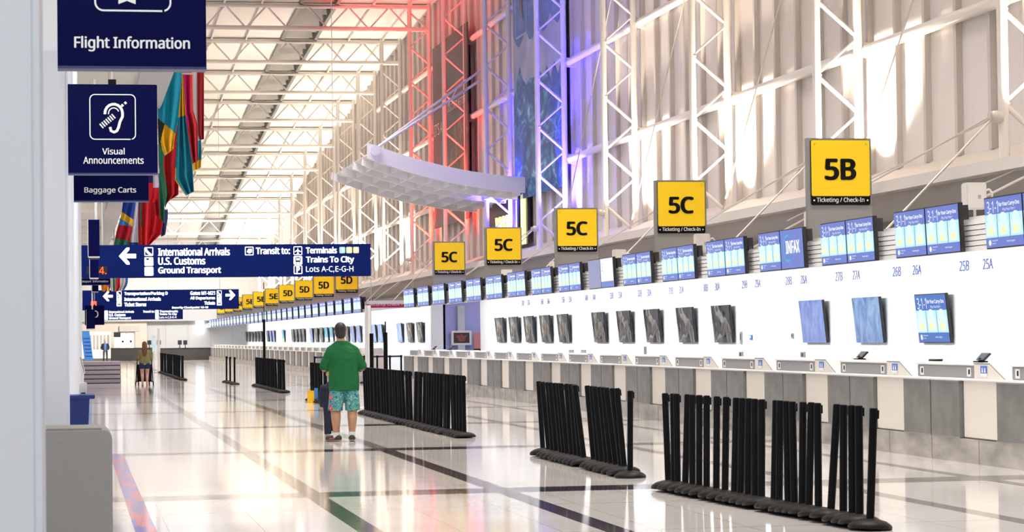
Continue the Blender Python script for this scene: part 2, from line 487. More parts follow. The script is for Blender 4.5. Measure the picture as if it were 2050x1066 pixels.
class MB:
    def __init__(s):
        s.v, s.f, s.m, s.sm = [], [], [], []
        s.mats = []
        s.marks = []

    def mi(s, mat):
        if mat not in s.mats:
            s.mats.append(mat)
        return s.mats.index(mat)

    def add(s, vs, fs, mat, smooth=False):
        b = len(s.v)
        s.v.extend(Vector(v) for v in vs)
        i = s.mi(mat)
        for f in fs:
            s.f.append(tuple(b + k for k in f))
            s.m.append(i)
            s.sm.append(smooth)
        return s

    def box(s, x0, x1, y0, y1, z0, z1, mat):
        x0, x1 = min(x0, x1), max(x0, x1)
        y0, y1 = min(y0, y1), max(y0, y1)
        z0, z1 = min(z0, z1), max(z0, z1)
        vs = [(x0, y0, z0), (x1, y0, z0), (x1, y1, z0), (x0, y1, z0), (x0, y0, z1), (x1, y0, z1), (x1, y1, z1), (x0, y1, z1)]
        return s.add(vs, [(3, 2, 1, 0), (4, 5, 6, 7), (0, 1, 5, 4), (1, 2, 6, 5), (2, 3, 7, 6), (3, 0, 4, 7)], mat)

    def bbox(s, x0, x1, y0, y1, z0, z1, mat, r=0.01):
        """box with chamfered edges"""
        x0, x1 = min(x0, x1), max(x0, x1)
        y0, y1 = min(y0, y1), max(y0, y1)
        z0, z1 = min(z0, z1), max(z0, z1)
        bm = bmesh.new()
        bmesh.ops.create_cube(bm, size=1.0, matrix=Matrix.Translation(((x0 + x1) / 2, (y0 + y1) / 2, (z0 + z1) / 2)) @ Matrix.Diagonal((x1 - x0, y1 - y0, z1 - z0, 1)))
        bmesh.ops.bevel(bm, geom=bm.edges[:], offset=r, segments=2, affect='EDGES')
        bm.verts.ensure_lookup_table()
        vs = [v.co.copy() for v in bm.verts]
        fs = [tuple(v.index for v in f.verts) for f in bm.faces]
        bm.free()
        return s.add(vs, fs, mat)

    def tube(s, p0, p1, r0, mat, r1=None, n=8, caps=True):
        p0, p1 = Vector(p0), Vector(p1)
        r1 = r0 if r1 is None else r1
        d = (p1 - p0).normalized()
        a = d.orthogonal().normalized()
        b = d.cross(a)
        vs, fs = [], []
        for p, r in ((p0, r0), (p1, r1)):
            for k in range(n):
                t = 2 * math.pi * k / n
                vs.append(p + (a * math.cos(t) + b * math.sin(t)) * r)
        for k in range(n):
            fs.append((k, (k + 1) % n, n + (k + 1) % n, n + k))
        s.add(vs, fs, mat, True)
        if caps:
            s.add(vs[:n], [tuple(reversed(range(n)))], mat)
            s.add(vs[n:], [tuple(range(n))], mat)
        return s

    def path(s, pts, r, mat, n=6):
        for a, b in zip(pts, pts[1:]):
            s.tube(a, b, r, mat, n=n)
        return s

    def lathe(s, prof, mat, c=(0, 0, 0), n=24):
        vs, fs = [], []
        for r, z in prof:
            for k in range(n):
                t = 2 * math.pi * k / n
                vs.append((c[0] + r * math.cos(t), c[1] + r * math.sin(t), c[2] + z))
        for j in range(len(prof) - 1):
            for k in range(n):
                fs.append((j * n + k, j * n + (k + 1) % n, (j + 1) * n + (k + 1) % n, (j + 1) * n + k))
        return s.add(vs, fs, mat, True)

    def quad(s, a, b, c, d, mat):
        return s.add([a, b, c, d], [(0, 1, 2, 3)], mat)

    def prism(s, pts, o, r, u, depth, mat):
        """outline pts (2D) in the plane of r, u, pushed by depth along r x u"""
        o, r, u = Vector(o), Vector(r), Vector(u)
        nn = r.cross(u).normalized()
        f = [o + r * x + u * y + nn * depth for x, y in pts]
        b = [o + r * x + u * y for x, y in pts]
        k = len(pts)
        s.add(f + b, [tuple(range(k)), tuple(reversed(range(k, 2 * k)))] + [(i, k + i, k + (i + 1) % k, (i + 1) % k) for i in range(k)], mat)
        return s

    def flat(s, pts, o, r, u, mat):
        o, r, u = Vector(o), Vector(r), Vector(u)
        return s.add([o + r * x + u * y for x, y in pts], [tuple(range(len(pts)))], mat)

    def strip(s, pts, w, o, r, u, mat):
        """flat polyline of width w in the plane r, u"""
        o, r, u = Vector(o), Vector(r), Vector(u)
        L, R = [], []
        for i, p in enumerate(pts):
            a = Vector(pts[max(i - 1, 0)])
            b = Vector(pts[min(i + 1, len(pts) - 1)])
            t = (b - a).normalized()
            nn = Vector((-t.y, t.x))
            q = Vector(p)
            L.append(q + nn * w / 2)
            R.append(q - nn * w / 2)
        k = len(pts)
        vs = [o + r * q.x + u * q.y for q in R] + [o + r * q.x + u * q.y for q in L]
        return s.add(vs, [(i, i + 1, k + i + 1, k + i) for i in range(k - 1)], mat)

    def ring(s, w, h, rad, t, o, r, u, mat):
        """rounded rectangle outline, lower left at o"""
        pts = []
        for cx, cy, a0 in ((w - rad, rad, -90), (w - rad, h - rad, 0), (rad, h - rad, 90), (rad, rad, 180)):
            for k in range(7):
                a = math.radians(a0 + 15 * k)
                pts.append((cx + rad * math.cos(a), cy + rad * math.sin(a)))
        pts.append(pts[0])
        pts.append(pts[1])
        return s.strip(pts, t, o, r, u, mat)

    def rrect(s, w, h, rad, o, r, u, mat, depth=0.0):
        pts = []
        for cx, cy, a0 in ((w - rad, rad, -90), (w - rad, h - rad, 0), (rad, h - rad, 90), (rad, rad, 180)):
            for k in range(5):
                a = math.radians(a0 + 22.5 * k)
                pts.append((cx + rad * math.cos(a), cy + rad * math.sin(a)))
        if depth:
            return s.prism(pts, o, r, u, depth, mat)
        return s.flat(pts, o, r, u, mat)

    def text(s, body, o, r, u, w, h, mat, bold=0.0):
        """lettering fitted into w x h, lower left corner at o"""
        s.marks.append((len(s.v), len(s.f)))
        vs, fs, x0, x1, y0, y1 = text_geo(body, bold)
        o, r, u = Vector(o), Vector(r), Vector(u)
        kx = w / (x1 - x0)
        ky = h / (y1 - y0)
        nn = r.cross(u)
        return s.add([o + r * ((v.x - x0) * kx) + u * ((v.y - y0) * ky) + nn * v.z for v in vs], fs, mat)

    def build(s, name, parent=None, kind=None, label=None, at=None):
        me = bpy.data.meshes.new(name)
        off = Vector(at) if at is not None else Vector((0, 0, 0))
        me.from_pydata([v - off for v in s.v], [], s.f)
        for mt in s.mats:
            me.materials.append(mt)
        me.polygons.foreach_set('material_index', s.m)
        me.polygons.foreach_set('use_smooth', s.sm)
        me.update()
        o = bpy.data.objects.new(name, me)
        COL.objects.link(o)
        o.location = off
        if parent is not None:
            o.parent = parent
        if kind:
            o['kind'] = kind
        if label:
            o['label'] = label
        return o


def build_lines(mb, name, parent):
    """every line of lettering as a part of its own"""
    mk = mb.marks + [(len(mb.v), len(mb.f))]
    mk[0] = (0, 0)
    for (v0, f0), (v1, f1) in zip(mk, mk[1:]):
        q = MB()
        q.mats = list(mb.mats)
        q.v = mb.v[v0:v1]
        q.f = [tuple(i - v0 for i in f) for f in mb.f[f0:f1]]
        q.m, q.sm = mb.m[f0:f1], mb.sm[f0:f1]
        q.build(name, parent)


def tag(o, label, cat, group=None):
    o['label'] = label
    o['category'] = cat
    if group:
        o['group'] = group
    return o


def thing(name, label, cat, loc=(0, 0, 0), group=None, rot=(0, 0, 0)):
    o = bpy.data.objects.new(name, None)
    COL.objects.link(o)
    o.location = loc
    o.rotation_euler = rot
    o.empty_display_size = 0.2
    return tag(o, label, cat, group)


def kids(o):
    return [c for c in bpy.data.objects if c.parent == o]


def copy_tree(o, label, loc=None, rot=None, group=None, children=None):
    c = o.copy()
    COL.objects.link(c)
    c['label'] = label
    if group:
        c['group'] = group
    if loc is not None:
        c.location = loc
    if rot is not None:
        c.rotation_euler = rot
    for ch, subs in (children if children is not None else tree(o)):
        d = ch.copy()
        COL.objects.link(d)
        d.parent = c
        for g in subs:
            e = g.copy()
            COL.objects.link(e)
            e.parent = d
    return c


def tree(o):
    return [(c, kids(c)) for c in kids(o)]


ORD = ['first', 'second', 'third', 'fourth', 'fifth', 'sixth', 'seventh', 'eighth', 'ninth', 'tenth', 'eleventh', 'twelfth', 'thirteenth', 'fourteenth', 'fifteenth',
       'sixteenth', 'seventeenth', 'eighteenth', 'nineteenth']
TENS = {20: ('twentieth', 'twenty'), 30: ('thirtieth', 'thirty'), 40: ('fortieth', 'forty'), 50: ('fiftieth', 'fifty'), 60: ('sixtieth', 'sixty')}


def nth(i):
    """0 -> first"""
    n = i + 1
    if n < 20:
        return ORD[n - 1]
    t = n // 10 * 10
    return TENS[t][0] if n == t else TENS[t][1] + '-' + ORD[n - t - 1]


EX, EY, EZ = Vector((1, 0, 0)), Vector((0, 1, 0)), Vector((0, 0, 1))
NY = Vector((0, -1, 0))

# ================================================================== THE SETTING
# ---- floor: terrazzo with inlaid bands
xb = [-14, 0.50, 0.68, 2.30, 2.50, 4.24, 4.46, 6.4, 7.66, 7.86, 9.5, 9.68, 18]
bands = [24.0 + BAY * i for i in range(-2, 19)]
yb = [0.0]
for c in bands:
    yb += [c - 0.38, c + 0.38]
yb += [230.0]
yb = sorted(set(v for v in yb if v >= 0))
mb = MB()
vid = {}
for j, y in enumerate(yb):
    for i, x in enumerate(xb):
        vid[i, j] = len(mb.v)
        mb.v.append(Vector((x, y, 0)))
for j in range(len(yb) - 1):
    yc = (yb[j] + yb[j + 1]) / 2
    inband = any(abs(yc - c) < 0.38 for c in bands)
    for i in range(len(xb) - 1):
        xc = (xb[i] + xb[i + 1]) / 2
        mat = M['floor']
        if 0.5 < xc < 0.68 and yc < 34:
            mat = M['floor_mosaic']
        elif 2.3 < xc < 2.5 or 4.24 < xc < 4.46:
            mat = M['floor_dark'] if yc < 34 else M['floor_mid']
        elif 7.66 < xc < 7.86 or 9.5 < xc < 9.68:
            mat = M['floor_mid']
        elif inband:
            mat = M['floor_dark'] if 2.3 < xc < 6.4 and yc < 44 else M['floor_mid']
        mb.f.append((vid[i, j], vid[i + 1, j], vid[i + 1, j + 1], vid[i, j + 1]))
        mb.m.append(mb.mi(mat))
        mb.sm.append(False)
mb.build('floor', kind='structure')

# ---- ceiling: curved roof sheet, skylight trough, purlins
RISE = 1.15
ys = [20 + 4.68 * i for i in range(38)]
SKX0, SKX1 = 9.7, 11.3


def roof_strip(x0, x1, dz, mat, thick=0.15):
    mb = MB()
    vs, fs = [], []
    for y in ys:
        z = roof_z(y) + RISE + dz
        vs += [(x0, y, z), (x1, y, z), (x1, y, z + thick), (x0, y, z + thick)]
    for i in range(len(ys) - 1):
        a, b = 4 * i, 4 * i + 4
        for k in range(4):
            fs.append((a + k, b + k, b + (k + 1) % 4, a + (k + 1) % 4))
    mb.add(vs, fs, mat)
    return mb


mb = roof_strip(-6, SKX0, 0, M['roof_panel'])
m2 = roof_strip(SKX1, XWALL + 0.4, 0, M['roof_panel'])
mb.add(m2.v, m2.f, M['roof_panel'])
mb.build('ceiling', kind='structure')
mb = roof_strip(SKX0, SKX1, 0.35, M['skylight_grey'])
for s_ in (SKX0 - 0.05, SKX1 - 0.1):
    m2 = roof_strip(s_, s_ + 0.15, -0.12, M['skylight_grey'], 0.4)
    mb.add(m2.v, m2.f, M['skylight_grey'])
y = 40.0
while y < 190:
    z = roof_z(y) + RISE
    mb.add([(SKX0, y, z + 0.3), (SKX1, y + 0.55, z + 0.3), (SKX1, y + 1.0, z - 0.05), (SKX0, y + 0.45, z - 0.05)], [(0, 1, 2, 3)], M['skylight_slat'])
    y += 1.56
mb.build('ceiling_skylight', kind='structure')
mb = MB()
for i in range(12):
    x = -3.2 + 1.6 * i
    if SKX0 - 0.1 < x < SKX1 + 0.1:
        continue
    m2 = roof_strip(x, x + 0.07, -0.14, M['white_steel'], 0.13)
    mb.add(m2.v, m2.f, M['white_steel'])
mb.build('ceiling_purlin_trim', kind='structure')

# ---- side wall of profiled panels above the counters
mb = MB()
y0, y1 = 14.0, HALL_END
n = 38
top = [roof_z(y0 + (y1 - y0) * i / n) + RISE + 0.2 for i in range(n + 1)]
for i in range(n):
    a, b = y0 + (y1 - y0) * i / n, y0 + (y1 - y0) * (i + 1) / n
    mb.quad((XWALL, b, 4.3), (XWALL, a, 4.3), (XWALL, a, top[i]), (XWALL, b, top[i + 1]), M['wall_panel'])
    mb.quad((XWALL + 0.2, a, 4.3), (XWALL + 0.2, b, 4.3), (XWALL + 0.2, b, top[i + 1]), (XWALL + 0.2, a, top[i]), M['wall_panel'])
y = 14.5
k = 0
while y < HALL_END - 1:
    zt = roof_z(y) + RISE
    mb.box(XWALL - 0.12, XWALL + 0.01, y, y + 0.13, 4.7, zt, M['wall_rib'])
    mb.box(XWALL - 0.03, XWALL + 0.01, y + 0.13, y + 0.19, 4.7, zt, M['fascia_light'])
    y += BAY / 6
    k += 1
mb.build('wall_right', kind='structure')

# ---- bulkhead between wall and canopy: sill, lip, recess
mb = MB()
A, B = 14.0, HALL_END
mb.add([(14.25, A, 4.15), (15.6, A, 4.72), (15.6, B, 4.72), (14.25, B, 4.15)], [(0, 1, 2, 3)], M['sill_beige'])
mb.build('trim_1', kind='structure')
mb = MB()
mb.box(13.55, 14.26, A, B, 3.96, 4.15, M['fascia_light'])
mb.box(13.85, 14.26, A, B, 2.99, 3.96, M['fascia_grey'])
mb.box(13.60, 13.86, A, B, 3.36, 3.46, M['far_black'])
mb.build('trim_2', kind='structure')

# ---- lit back wall behind the counters, in two lengths with the passage between
mb = MB()
mb.box(XBACK, XBACK + 0.25, 14.0, 80.6, 0, 2.87, M['back_wall'])
mb.build('wall_back', kind='structure')
mb = MB()
mb.box(XBACK, XBACK + 0.25, 90.0, HALL_END, 0, 2.87, M['back_wall'])
mb.build('wall_back_far', kind='structure')
mb = MB()
mb.box(XBACK - 0.25, 17.5, 90.0, 90.25, 0, 3.3, M['violet_wall'])
mb.box(XBACK - 0.32, XBACK + 0.12, 89.7, 90.0, 0, 3.0, M['canopy_white'])
mb.build('wall_passage', kind='structure')

# ---- canopy over the counters: sloping white soffit, louvred edge
for a, b, nm in ((14.0, GAP[0] - 0.6, 'ceiling_canopy'), (GAP[1] + 0.4, HALL_END, 'ceiling_canopy_far')):
    mb = MB()
    mb.box(10.86, 13.96, a, b, 2.86, 2.99, M['canopy_white'])
    mb.box(10.745, 10.87, a, b, 2.56, 2.93, M['canopy_white'])
    for q in range(6):
        z = 2.556 + 0.0635 * q
        mb.box(10.70, 10.75, a, b, z, z + 0.052, M['canopy_white'])
    mb.build(nm, kind='structure')

# ---- left side: concourse soffit, edge beam, near pillar, white partitions
mb = MB()
mb.box(-14, 1.25, -8, HALL_END, 6.6, 7.0, M['soffit'])
for y in range(20, 190, 6):
    mb.box(-14, 1.25, y, y + 0.03, 6.585, 6.6, M['beam_grey'])
mb.build('ceiling_concourse', kind='structure')
mb = MB()
mb.box(1.25, 1.85, -8, HALL_END, 6.5, 7.3, M['beam_grey'])
mb.box(1.75, 1.85, 14, HALL_END, 7.3, 14.0, M['roof_panel'])
mb.build('trim_3', kind='structure')
mb = MB()
mb.bbox(-3.0, -0.078, 6.0, 6.8, 0, 7.2, M['pillar'], 0.02)
mb.build('pillar', kind='structure')
mb = MB()
mb.bbox(-3.0, -0.023, 15.4, 15.9, 0, 3.48, M['pillar'], 0.015)
mb.build('wall_left', kind='structure')
mb = MB()
mb.bbox(-3.0, 0.02, 25.6, 26.0, 0, 6.6, M['pillar'], 0.015)
mb.bbox(-3.0, 0.085, 34.0, 34.4, 0, 6.6, M['pillar'], 0.015)
mb.bbox(-3.0, 0.18, 48.0, 48.4, 0, 6.6, M['pillar'], 0.015)
mb.build('wall_left_far', kind='structure')

# ---- far end of the hall
HE = HALL_END
mb = MB()
mb.box(5.9, 18, HE, HE + 0.3, 0, 3.2, M['far_wall'])
for x in (7.4, 9.2, 11.0, 12.8):
    mb.box(x, x + 0.05, HE - 0.03, HE, 0, 3.1, M['beam_grey'])
mb.box(-8, 18, HE - 0.8, HE + 0.3, 3.15, 4.6, M['beam_grey'])
mb.box(-8, 18, HE, HE + 0.3, 4.6, 12, M['roof_panel'])
# cream part with openings
mb.box(4.95, 5.9, HE - 0.4, HE, 0, 3.15, M['far_cream'])
mb.box(3.0, 3.6, HE - 0.4, HE, 0, 3.15, M['far_cream'])
mb.box(-8, 3.0, HE - 0.4, HE, 2.35, 3.15, M['far_cream'])
mb.box(3.6, 4.95, HE - 0.4, HE, 2.75, 3.15, M['far_cream'])
mb.box(3.7, 5.35, HE - 0.45, HE - 0.35, 2.35, 2.8, M['fascia_light'])
mb.box(-8, 0.6, HE - 0.4, HE, 0, 2.4, M['far_cream'])
mb.box(-8, 6, HE + 6, HE + 6.2, 0, 3.2, M['far_cream'])
mb.build('wall_end', kind='structure')
mb = MB()
mb.box(3.62, 4.93, HE - 0.1, HE - 0.02, 0, 2.35, M['trim_white'])
for x0, x1 in ((3.72, 4.2), (4.34, 4.84)):
    mb.box(x0, x1, HE - 0.13, HE - 0.1, 0.9 if x0 > 4 else 0.3, 2.2, M['lit_warm'])
    mb.box(x1 - 0.3, x1 - 0.15, HE - 0.15, HE - 0.13, 1.45, 1.62, M['black'])
mb.build('door_1', kind='structure')
mb = MB()
mb.box(0.7, 1.25, HE - 0.1, HE - 0.02, 0.2, 2.3, M['lit_warm'])
for i in range(6):
    mb.box(1.3 + 0.28 * i, 1.5 + 0.28 * i, HE - 0.1, HE, 0.9, 2.1, M['fascia_light'])
mb.box(1.25, 3.0, HE - 0.02, HE + 0.05, 0.2, 2.35, M['lit_warm'])
mb.build('window_1', kind='structure')
mb = MB()
mb.box(9.85, 10.5, HE - 0.12, HE, 2.05, 3.12, M['lit_white'])
mb.build('window_2', kind='structure')

# ---- plinths under the counters
for a, b in ((14.0, GAP[0] - 0.6), (GAP[1] + 0.4, 187.0)):
    mb = MB()
    mb.box(XCTR + 0.02, XCTR + 1.35, a, b, 0.0, 0.29, M['plinth'])
    y = a
    while y < b:
        mb.box(XCTR + 0.014, XCTR + 0.02, y, y + 0.012, 0.0, 0.29, M['fascia_grey'])
        y += 1.555
    o = mb.build('counter_plinth')
    tag(o, 'scuffed steel plinth along the floor under the near run of check-in counters' if a < 20 else 'scuffed steel plinth under the far run of check-in counters beyond the passage', 'plinth')

# ================================================================== STEEL
def truss_column(i, y):
    zt = roof_z(y) + RISE
    if 83 < y < 101 or 72 < y < 83:
        lit = 'red-lit ' if y > 83 else 'blue-lit '
    else:
        lit = 'white '
    c = thing('truss_column', lit + 'lattice steel column against the panelled wall, ' + nth(i) + ' counted from the 5B sign', 'column', (XCOL, y, 4.15), 'lattice columns along the wall')
    H = zt - 4.15
    MB().tube((0, 0, 0), (0, 0, H), 0.085, M['white_steel'], n=10).build('front_chord', c)
    m = MB().tube((0.86, 0, 0), (0.86, 0, H), 0.095, M['white_steel'], n=10)
    m.box(0.9, 1.2, -0.03, 0.03, 2.85, 3.15, M['white_steel']).box(0.9, 1.2, -0.03, 0.03, 5.9, 6.2, M['white_steel']).box(0.9, 1.2, -0.03, 0.03, 8.95, 9.25, M['white_steel'])
    m.build('rear_chord', c)
    m = MB()
    z = 0.25
    while z < H - 1.0:
        m.tube((0, 0, z + 0.75), (0.86, 0, z), 0.045, M['white_steel'], n=6)
        m.tube((0.86, 0, z), (0, 0, z - 0.75 if z > 0.75 else 0.0), 0.032, M['white_steel'], n=6)
        m.lathe([(0.0, -0.08), (0.07, -0.05), (0.09, 0), (0.07, 0.05), (0, 0.08)], M['white_steel'], (0.02, 0, z + 0.75), 8)
        z += 1.5
    m.build('lattice', c)
    return c


for i, y in enumerate(COLS):
    if y > 30:
        truss_column(i - 1, y)

# horizontal pipes tying the columns to the wall
for i, z in enumerate((7.15, 10.2, 13.25)):
    b = HE if z < 8 else (165 if z < 11 else 120)
    o = MB().tube((15.42, 20, z), (15.42, b, z), 0.11, M['white_steel'], n=10).build('wall_pipe', at=(15.42, 20, z))
    tag(o, ('lowest', 'middle', 'topmost')[i] + ' white steel pipe running along the ribbed wall behind the columns', 'pipe', 'wall pipes')

# roof trusses
k = 0
for y in COLS:
    if y < 90:
        continue
    z = roof_z(y)
    col = 'orange-lit end of a ' if y < 105 else ''
    t = thing('roof_truss', 'white tubular roof truss spanning the hall, ' + nth(k) + ' of those in view under the roof', 'truss', (0, y, z), 'roof trusses')
    MB().tube((1.85, 0, 0.95), (XCOL + 0.9, 0, 0.95), 0.085, M['white_steel'], n=8).tube((1.85, 0.16, 1.1), (XCOL + 0.9, 0.16, 1.1), 0.04, M['white_steel'], n=6).build('top_chord', t)
    MB().tube((1.85, 0, 0), (XCOL + 0.9, 0, 0), 0.10, M['white_steel'], n=8).build('bottom_chord', t)
    m = MB()
    x = XCOL
    while x > 2.6:
        m.tube((x, 0, 0), (x - 0.88, 0, 0.95), 0.04, M['white_steel'], n=6)
        m.tube((x - 0.88, 0, 0.95), (x - 1.76, 0, 0), 0.04, M['white_steel'], n=6)
        x -= 1.76
    m.tube((XCOL, 0, 0), (XCOL, 0, 0.95), 0.10, M['white_steel'], n=8)
    m.build('lattice', t)
    k += 1

# hangers of the canopy: a clevis on each column, two raking rods and one short rod
for i, y in enumerate(COLS):
    if y < 20 or y > 110 or 79 < y < 85:
        continue
    hub = Vector((XCOL - 0.10, y, 4.95))
    r = thing('canopy_hanger', 'steel tie rods fanning down to the canopy from the wall, ' + nth(max(i - 1, 0)) + ' from the 5B sign', 'tie rod', hub, 'canopy tie rods')
    z1 = 2.95 - hub.z
    MB().lathe([(0, -0.10), (0.11, -0.08), (0.11, 0.08), (0, 0.10)], M['cable'], (0.0, 0, 0), 10).box(-0.16, 0.16, -0.02, 0.02, -0.05, 0.05, M['cable']).build('clevis', r)
    MB().tube((-0.1, 0, -0.04), (-2.1, 0, z1), 0.02, M['cable'], n=6).build('rod', r)
    MB().tube((-0.1, 0.05, 0), (-2.0, BAY * 0.93, z1), 0.016, M['cable'], n=6).build('rod', r)
    MB().tube((-0.1, 0.10, -0.05), (-0.75, BAY * 0.93, z1 + 0.8), 0.012, M['cable'], n=6).build('rod', r)
    if y < 70:
        MB().tube((0.75, 0.1, 7.6), (0.75, BAY - 0.1, -0.5), 0.018, M['cable'], n=6).build('bracing_rod', r)

# ---- wing-shaped sunshade canopy
cw = thing('wing_canopy', 'curved wing-shaped lattice canopy jutting from the blue-lit columns on two tie rods', 'canopy', (15.0, 82.8, 6.9))


def wing_z(x):        # underside height along X
    t = (15.1 - x) / 5.3
    return 6.35 + 0.30 * t + 0.85 * t * t


def wing_beam(mb, ya, yb, dz0, dz1, mat, xa=9.75, xb_=15.1, n=24):
    vs, fs = [], []
    for i in range(n + 1):
        x = xa + (xb_ - xa) * i / n
        z = wing_z(x)
        vs += [(x - 15.0, ya - 82.8, z + dz0 - 6.9), (x - 15.0, yb - 82.8, z + dz0 - 6.9), (x - 15.0, yb - 82.8, z + dz1 - 6.9), (x - 15.0, ya - 82.8, z + dz1 - 6.9)]
    for i in range(n):
        a, b = 4 * i, 4 * i + 4
        for q in range(4):
            fs.append((a + q, a + (q + 1) % 4, b + (q + 1) % 4, b + q))
    fs += [(3, 2, 1, 0), (4 * n, 4 * n + 1, 4 * n + 2, 4 * n + 3)]
    mb.add(vs, fs, mat)


mb = MB()
wing_beam(mb, 78.0, 78.18, 0.1, 0.62, M['canopy_white'])
mb.tube((10.0 - 15, 77.95 - 82.8, wing_z(10.0) + 0.45 - 6.9), (10.0 - 15, 78.25 - 82.8, wing_z(10.0) + 0.45 - 6.9), 0.17, M['canopy_white'], n=16)
mb.build('edge_beam', cw)
for q, yy in enumerate((79.4, 81.6, 84.4, 87.5)):
    mb = MB()
    wing_beam(mb, yy, yy + 0.14, -0.05, 0.22, M['canopy_white'], 9.75 - 0.06 * q)
    wing_beam(mb, yy + 0.3, yy + 0.36, -0.02, 0.12, M['canopy_white'], 9.75 - 0.06 * q)
    mb.build('rib', cw)
mb = MB()
wing_beam(mb, 78.1, 87.6, 0.22, 0.25, M['canopy_white'])
mb.build('deck_panel', cw)
mb = MB()
for i in range(9):
    x = 10.1 + 0.6 * i
    mb.box(x - 15.0, x - 14.95, 78.1 - 82.8, 87.6 - 82.8, wing_z(x) + 0.0 - 6.9, wing_z(x) + 0.2 - 6.9, M['canopy_white'])
mb.build('purlin_lattice', cw)
for yy in (78.1, 78.45):
    MB().tube((10.1 - 15, yy - 82.8, wing_z(10.1) + 0.6 - 6.9), (-0.62, 82.4 - 82.8, 10.75 - 6.9 + (yy - 78.1)), 0.045, M['white_steel'], n=8).build('tie_rod', cw)

# ---- banners on the wall
def banner(name, label, pxa, pxb, zb, zt, x):
    a = atX(pxa, 300, x).y
    b = atX(pxb, 300, x).y
    return a, b


yf = atX(1030, 300, 15.2).y
yn = atX(1127, 300, 15.2).y
b = thing('wall_banner', 'huge blue banner of a misty sea and waves hung behind the blue-lit columns', 'banner', (15.2, yf, 6.3))
L = yf - yn
mb = MB()
mb.box(0, 0.06, -L, 0, 0.0, 3.3, M['ban_wave'])
mb.box(0, 0.06, -L, 0, 3.3, 6.1, M['ban_mist'])
mb.box(0, 0.06, -L, 0, 6.1, 9.6, M['ban_sky'])
# ragged crest between waves and mist
pts = [(0, 0)] + [(L * q / 14, 0.25 + 0.55 * abs(math.sin(q * 1.7)) + (0.9 if q == 2 else 0)) for q in range(15)] + [(L, 0)]
mb.flat(pts, (-0.004, 0, 3.3), NY, EZ, M['ban_wave'])
pts = [(0, 0)] + [(L * q / 14, -0.3 - 0.6 * abs(math.sin(q * 2.3))) for q in range(15)] + [(L, 0)]
mb.flat([p for p in reversed(pts)], (-0.004, 0, 6.12), NY, EZ, M['ban_sky'])
mb.build('printed_sheet', b)
mb = MB()
o_ = Vector((-0.012, 0, 0))
mb.ring(2.0, 3.3, 0.15, 0.07, o_ + Vector((0, -0.55, 5.6)), NY, EZ, M['ban_frame'])
mb.rrect(1.9, 3.2, 0.12, o_ + Vector((0.004, -0.6, 5.65)), NY, EZ, M['ban_sky'])
mb.text('BUCKET LIST BAR', o_ + Vector((-.004, -0.75, 8.55)), NY, EZ, 1.6, 0.18, M['ban_frame'])
mb.prism([(0, 0.5), (0.12, 1.2), (0.35, 1.75), (0.5, 1.2), (0.38, 0.5), (0.55, -0.2), (0.3, 0.0)], o_ + Vector((-.004, -1.4, 6.3)), NY, EZ, 0.003, M['ban_figure'])
for q, (t, w_) in enumerate((("'S ADVENTURE", 3.0), ('SPLASHING THROUGH', 4.2), ('YOUR BUCKET LIST.', 3.9))):
    mb.text(t, o_ + Vector((0, -(L - 0.15 - w_), 8.85 - 0.72 * q)), NY, EZ, w_, 0.46, M['ban_frame'], 0.01)
mb.text('discover more', o_ + Vector((0, -(L - 2.6), 1.55)), NY, EZ, 2.2, 0.4, M['ban_frame'])
build_lines(mb, 'print_lettering', b)

yf = atX(868, 300, 15.2).y
yn = atX(937, 300, 15.2).y
L = yf - yn
b = thing('wall_banner', 'dark charcoal banner with brown figures hung behind the red-lit columns', 'banner', (15.2, yf, 6.2))
mb = MB()
mb.box(0, 0.06, -L, 0, 0.0, 7.7, M['ban_dark'])
mb.flat([(0.45 * L, 0.8), (L, 0.5), (L, 3.5), (0.8 * L, 4.2), (0.62 * L, 3.9), (0.5 * L, 2.5)], (-0.005, 0, 0), NY, EZ, M['ban_figure'])
mb.build('printed_sheet', b)
mb = MB()
mb.text("IT'S A", Vector((-0.012, -0.3, 3.9)), NY, EZ, 2.2, 0.5, M['white_letter'])
mb.text('DISCOVER BETTER', Vector((-0.012, -0.45 * L, 4.6)), NY, EZ, 0.5 * L, 0.3, M['white_letter'])
mb.text('adventure', Vector((-0.012, -0.5 * L, 0.5)), NY, EZ, 0.42 * L, 0.42, M['white_letter'])
mb.strip([(0, 0), (0.3 * L, 0.5), (0.5 * L, 0.55)], 0.06, Vector((-0.012, -0.47 * L, 4.9)), NY, EZ, M['white_letter'])
build_lines(mb, 'print_lettering', b)

# ---- mezzanine opening with lit yellow pier behind the blue columns
o = MB()
pa, pb = atX(985, 440, 15.4), atX(1062, 440, 15.4)
o.box(15.3, 15.38, pb.y, pa.y, 4.75, 6.5, M['far_black'])
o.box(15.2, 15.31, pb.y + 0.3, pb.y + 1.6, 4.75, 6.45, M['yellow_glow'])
o.box(15.15, 15.2, pb.y + 0.75, pb.y + 1.15, 4.75, 6.45, M['black'])
for q in range(4):
    yy = pb.y + 3.2 + 0.7 * q
    o.tube((15.25, yy, 4.8), (15.25, yy + 0.35, 5.9), 0.06, M['orange_l'] if 'orange_l' in M else M['yellow_glow'], n=6)
o.build('window_3', kind='structure')

# ================================================================== CHECK-IN COUNTERS
Y0C = 28.95          # far edge of the steel doors of the counter at the 26 position


